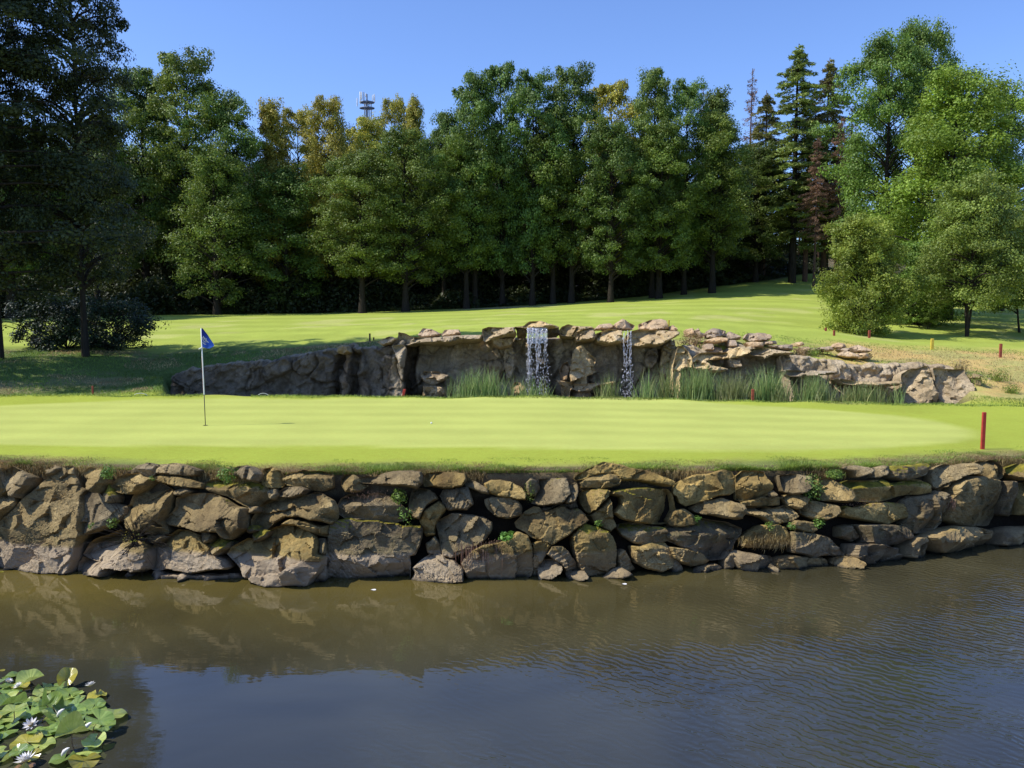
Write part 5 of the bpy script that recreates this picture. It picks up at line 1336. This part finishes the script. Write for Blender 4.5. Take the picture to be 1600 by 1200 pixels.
ptree('B',1348,345,43,150,'bush','yellowish green rounded bush reaching down to the grass',H0=6.5,name='bush',cat='bush')
ptree('M',1512,285,44,190,'silver','grey green tree with three thin trunks in front of the light green tree',H0=8.5,name='broadleaf_tree')
ptree('M',1605,330,46,150,'silver','smaller tree cut by the right edge of the picture',H0=8.5,name='broadleaf_tree')
ptree('M',1690,330,46,160,'mid','tree beyond the right edge',H0=8.5,name='broadleaf_tree')
ptree('B',1435,380,49,150,'mid','dark green bush between the yellowish bush and the three trunked tree',H0=6.5,name='bush',cat='bush')
ptree('M',1451,462,47,34,'mid','little sapling under the trees beside the shadow on the grass',H0=8.5,name='sapling')
# near left trees
PR['A']=dec_tree(41,20,4.8,3.4,170,100000,.125,'cone',sub=5,a0=.19,tr=.0095,flat=.6,up=.2); RAD['A']=4.8
PR['R']=dec_tree(43,2.4,1.9,.1,60,16000,.10,'round',a0=.25,multi=4,tr=.012); RAD['R']=2.1
def ntree(px,Y,Ht,w,label,mat,kind,H0,name,cat='tree',rot=0,bark='bark'):
    X=float(Xat(px,Y,2.5)); o=tree(kind,X,Y,Ht*20./H0,w,label,mat,bark,name=name,cat=cat,rot=rot)
    if name=='alder_tree': o.scale=(w,w*1.6,o.scale[2])
    return o
ntree(134,32,17.5,.53,'tall dark alder rising out of the top of the picture at the left','alder','A',20,'alder_tree',rot=0.1)
ntree(2,31,19,.40,'leftmost alder with a bare lower trunk at the edge of the picture','alder','A',20,'alder_tree',rot=3.3,bark='bark')
ntree(-110,28.5,17,.75,'alder beyond the left edge','alder','A',20,'alder_tree',rot=5)
ntree(88,34.2,2.0,.92,'dark rhododendron bush left of the alder trunk','rhodo','R',2.4,'rhododendron',cat='bush',rot=.5)
ntree(180,34.4,1.9,.92,'dark rhododendron bush right of the alder trunk','rhodo','R',2.4,'rhododendron',cat='bush',rot=2.5)
# forest undergrowth
n=130000; rr=np.random.default_rng(9)
px=rr.uniform(-150,1290,n); off=rr.uniform(0,1,n)**1.3*12
Yf=66.6+np.interp(px,[0,300,740,1000,1200,1280],[-6,0.5,4,9,16,22])+off; X=Xat(px,Yf,4.5); zz=zg(X,Yf)
hmax=.8+off*.36+1.9*fbm(np.c_[X*.25,Yf*.25,0*X],1,3,3); hmax=np.clip(hmax,.15,5)*np.where(px>1130,.35,1)
p=np.stack([X,Yf,zz+rr.uniform(0,1,n)*hmax],1)
V,Q=leafquads(p,rr.normal(0,.7,(n,3))+np.array([0,-.3,.6]),.30,rr,.7)
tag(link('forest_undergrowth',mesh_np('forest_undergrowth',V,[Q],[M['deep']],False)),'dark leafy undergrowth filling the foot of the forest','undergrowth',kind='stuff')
# ------------------------------------------------------------------ water lilies
def lilymat(name,c1,c2,rough=.25):
    t=NT(name); tc=t.n('ShaderNodeTexCoord'); n=t.noise(14,4,.6,tc.outputs['Object']); oi=t.n('ShaderNodeObjectInfo')
    g=t.n('ShaderNodeTexGradient'); g.gradient_type='RADIAL'; t.l(tc.outputs['Object'],g.inputs[0])
    veins=t.n('ShaderNodeMath',operation='SINE'); t.l(t.math('MULTIPLY',g.outputs[1],100.0),veins.inputs[0])
    c=t.mix(t.mr(n,.3,.7),c1,c2); c=t.mix(t.mr(veins.outputs[0],.6,1,0,.25),c,t.mix(1.0,c,(1.5,1.45,1.3),'MULTIPLY'))
    hs=t.n('ShaderNodeHueSaturation'); t.l(c,hs.inputs['Color']); t.l(t.mr(oi.outputs['Random'],0,1,.7,1.25),hs.inputs['Value'])
    b=t.bsdf(hs.outputs[0],rough,t.bump(veins.outputs[0],.25,.004),.7); tr=t.n('ShaderNodeBsdfTranslucent'); t.l(hs.outputs[0],tr.inputs[0]); mx=t.n('ShaderNodeMixShader'); mx.inputs[0].default_value=.25
    t.l(b,mx.inputs[1]);t.l(tr.outputs[0],mx.inputs[2]); return t.done(mx.outputs[0])
M['lg']=lilymat('lily leaf green',(.17,.28,.055),(.33,.44,.11)); M['ly']=lilymat('lily leaf yellow',(.30,.30,.04),(.48,.40,.06)); M['lr']=lilymat('lily leaf reddish',(.25,.12,.06),(.42,.26,.14)); M['lp']=lilymat('lily leaf pale',(.33,.42,.09),(.50,.56,.17),.2)
M['petal']=simple('lily petal',(.85,.82,.78),.4,var=.05); M['yolk']=simple('lily stamens',(.75,.55,.08),.5); M['bud']=simple('lily bud',(.55,.35,.25),.5)
lily=empty('water_lily',(*W(70,1130,9.3)[:2],0),'patch of water lilies with upturned glossy pads and white flowers on the pond','water lily')
L0=np.array(lily.location)
def pad(rad,fold,seed):
    rr=np.random.default_rng(seed); na,nr_=28,6; V=[(0,0,0)]; 
    for i_ in range(1,nr_+1):
        for a in range(na):
            th=.22+(2*math.pi-.44)*a/(na-1); q=i_/nr_; ro=rad*q*(1+.03*math.sin(3*th+seed)); 
            x=ro*math.cos(th); y=ro*math.sin(th)*(1.0); z=fold*abs(y)**1.5/rad**.5*1.3+ .02*q*q*math.sin(2*th+seed)+.012*q*q*math.sin(5*th+seed*2)
            V.append((x,y*(1-.35*fold),z))
    T=[(0,1+a,2+a) for a in range(na-1)]; Q=[]
    for i_ in range(nr_-1):
        for a in range(na-1): b0=1+i_*na+a; Q.append((b0,b0+na,b0+na+1,b0+1))
    return mesh_np('pad',V,[np.array(T),np.array(Q)],[M['lg']])
pads=[pad(.13,f,k) for k,f in enumerate((0,.05,.25,.5,.8,1.1))]
poly=np.array([(-90,1066),(20,1056),(98,1056),(135,1078),(158,1090),(168,1104),(196,1118),(200,1126),(180,1146),(160,1160),(172,1172),(150,1190),(118,1205),(90,1260),(-90,1280)])
def inpoly(x,y):
    c=False; n=len(poly)
    for k in range(n):
        (x1,y1),(x2,y2)=poly[k],poly[(k+1)%n]
        if (y1>y)!=(y2>y) and x<(x2-x1)*(y-y1)/(y2-y1)+x1: c=not c
    return c
rr=np.random.default_rng(77); cnt=0; tb=[]; placed=[]; tries=0
while cnt<96 and tries<4000:
    tries+=1
    x=rr.uniform(-80,200); y=rr.uniform(1056,1275)
    if not inpoly(x,y): continue
    Yd=CZ/math.tan(math.atan((y-600)/F)+TH); wx=W(x,y,Yd)[0]
    if any((wx-a)**2+(Yd-b_)**2<.098**2 for a,b_ in placed): continue
    placed.append((wx,Yd))
    edge=rr.uniform()<.35
    k=int(rr.choice(6,p=[.36,.36,.14,.08,.04,.02])); z=rr.uniform(.01,.05) if k<2 else rr.uniform(.04,.17)
    o=link('leaf',pads[k],lily,np.array([wx,Yd,z])-L0)
    o.rotation_euler=(rr.normal(0,.10 if k<2 else .32),rr.normal(0,.10 if k<2 else .32),rr.uniform(0,6.28)); s_=rr.uniform(.7,1.25); o.scale=(s_,s_,s_)
    mt=rr.choice(['lg','lp','ly','lr'],p=[.56,.30,.12,.02]); o.material_slots[0].link='OBJECT'; o.material_slots[0].material=M[mt]
    tb.append((np.array([(wx,Yd,z),(wx+rr.normal(0,.03),Yd+rr.normal(0,.03),z*.4),(wx+rr.normal(0,.06),Yd+rr.normal(0,.06),-.2)])-L0,np.array([.005,.005,.005]))); cnt+=1
for t_ in tb:
    V,Q=tubes([t_],5); link('stalk',mesh_np('stalk',V,[Q],[M['lr']]),lily)
def petalmesh():
    Vs=[];Ts=[];o=0
    for ring,(n,L,el,w_) in enumerate(((9,.085,.25,.026),(8,.075,.65,.024),(6,.06,1.05,.02))):
        for k in range(n):
            a=2*math.pi*k/n+ring*.35; d=np.array([math.cos(a),math.sin(a),0]); s_=np.array([-math.sin(a),math.cos(a),0])
            pts=[]
            for q,wf in ((0,.25),(.35,.9),(.7,.85),(1,0)):
                c=d*L*q*math.cos(el*(1-.2*q))+np.array([0,0,1])*(L*q*math.sin(el)+.015*q*q)
                pts+= [c-s_*w_*wf/2+np.array([0,0,.005*wf]),c+np.array([0,0,-.002]),c+s_*w_*wf/2+np.array([0,0,.005*wf])]
            Vs+=pts
            for m in range(3):
                for h_ in range(2): Ts.append((o+m*3+h_,o+m*3+h_+1,o+m*3+h_+4,o+m*3+h_+3))
            o+=12
    return mesh_np('petals',np.array(Vs),[np.array(Ts)],[M['petal']])
pm=petalmesh(); ss=[]
for k in range(40):
    a=k*2.4; rr_=.006+.012*(k/40)**.5; ss.append((np.array([(rr_*math.cos(a),rr_*math.sin(a),.0),(rr_*1.5*math.cos(a),rr_*1.5*math.sin(a),.03)]),np.array([.0022,.0015])))
V,Q=tubes(ss,4); ym=mesh_np('stamens',V,[Q],[M['yolk']])
for (x,y,s_,tl) in ((50,1138,1.0,.5),(42,1196,1.25,.3),(30,1076,.7,.5),(14,1068,.6,.4),(142,1075,.75,.3),(-20,1170,1,.3)):
    Yd=CZ/math.tan(math.atan((y+14-600)/F)+TH); p=W(x,y+14,Yd)
    f=link('flower',pm,lily,np.array([p[0],Yd,.13])-L0); f.scale=(s_,)*3; f.rotation_euler=(tl,.1,x); link('stamens',ym,f)
for (x,y) in ((97,1183),(132,1142),(90,1120)):
    Yd=CZ/math.tan(math.atan((y+14-600)/F)+TH); p=W(x,y+14,Yd)
    V,Q=tubes([(np.array([(0,0,-.02),(.01,0,.0),(.03,0,.03),(.06,0,.055),(.085,0,.07)]),np.array([.004,.016,.021,.015,.001]))],8)
    link('bud',mesh_np('bud',V,[Q],[M['petal']]),lily,np.array([p[0],Yd,.12])-L0)
# floating leaves
for (x,y,lb) in ((1,894,'yellow leaf floating at the left beside the largest boulder'),(582,922,'pale fallen leaf floating below the square boulder'),(974,913,'pink fallen leaf floating below the mossy dark boulders'),(1,1048,'yellow leaf floating left of the lilies')):
    Yd=CZ/math.tan(math.atan((y-600)/F)+TH); p=W(x,y,Yd)
    V=[(0.045*math.cos(a)*(1+.3*math.cos(a)),.025*math.sin(a),.004+.006*math.sin(2*a)) for a in np.linspace(0,2*np.pi,13)[:-1]]
    tag(link('fallen_leaf',mesh_np('fallen_leaf',V+[(0,0,.006)],[np.array([(k,(k+1)%12,12) for k in range(12)])],[M['ly'] if 'yellow' in lb else M['petal']]),None,(p[0],Yd,.004)),lb,'leaf')
# ------------------------------------------------------------------ light, sky, camera
EL=48; AZ=10
w=bpy.data.worlds.new('World'); scene.world=w; w.use_nodes=True
nt=w.node_tree; bg=nt.nodes['Background']; sky=nt.nodes.new('ShaderNodeTexSky'); sky.sky_type='NISHITA'; sky.sun_disc=False
sky.sun_elevation=R_(EL); sky.sun_rotation=R_(270-AZ); sky.ozone_density=3.0; sky.dust_density=.6; sky.air_density=1.0; sky.altitude=300
tint=nt.nodes.new('ShaderNodeMix'); tint.data_type='RGBA'; tint.blend_type='MULTIPLY'; tint.inputs[0].default_value=1; tint.inputs[7].default_value=(.98,1.12,1.5,1)
nt.links.new(sky.outputs[0],tint.inputs[6]); nt.links.new(tint.outputs[2],bg.inputs[0]); bg.inputs[1].default_value=.145
sun=bpy.data.lights.new('sun','SUN'); sun.energy=5.0; sun.angle=R_(.53); sun.color=(1,.955,.87)
so=bpy.data.objects.new('sun',sun); COL.objects.link(so)
sd=Vector((-math.cos(R_(EL))*math.cos(R_(AZ)),-math.cos(R_(EL))*math.sin(R_(AZ)),math.sin(R_(EL))))
so.rotation_euler=sd.to_track_quat('Z','Y').to_euler(); so.location=(-20,-5,30)
cam=bpy.data.cameras.new('camera'); co=bpy.data.objects.new('camera',cam); COL.objects.link(co); scene.camera=co
co.location=(0,0,CZ); co.rotation_euler=(math.pi/2-TH,0,0)
cam.sensor_fit='HORIZONTAL'; cam.sensor_width=36; cam.lens=36*F/1600; cam.clip_end=2000; cam.clip_start=.1
scene.view_settings.view_transform='Standard'; scene.view_settings.look='None'; scene.view_settings.exposure=0
scene.render.engine='CYCLES'
cy=scene.cycles; cy.use_denoising=True; cy.max_bounces=6; cy.diffuse_bounces=2; cy.glossy_bounces=3; cy.transparent_max_bounces=16; cy.transmission_bounces=2
try: cy.denoiser='OPENIMAGEDENOISE'
except Exception: pass
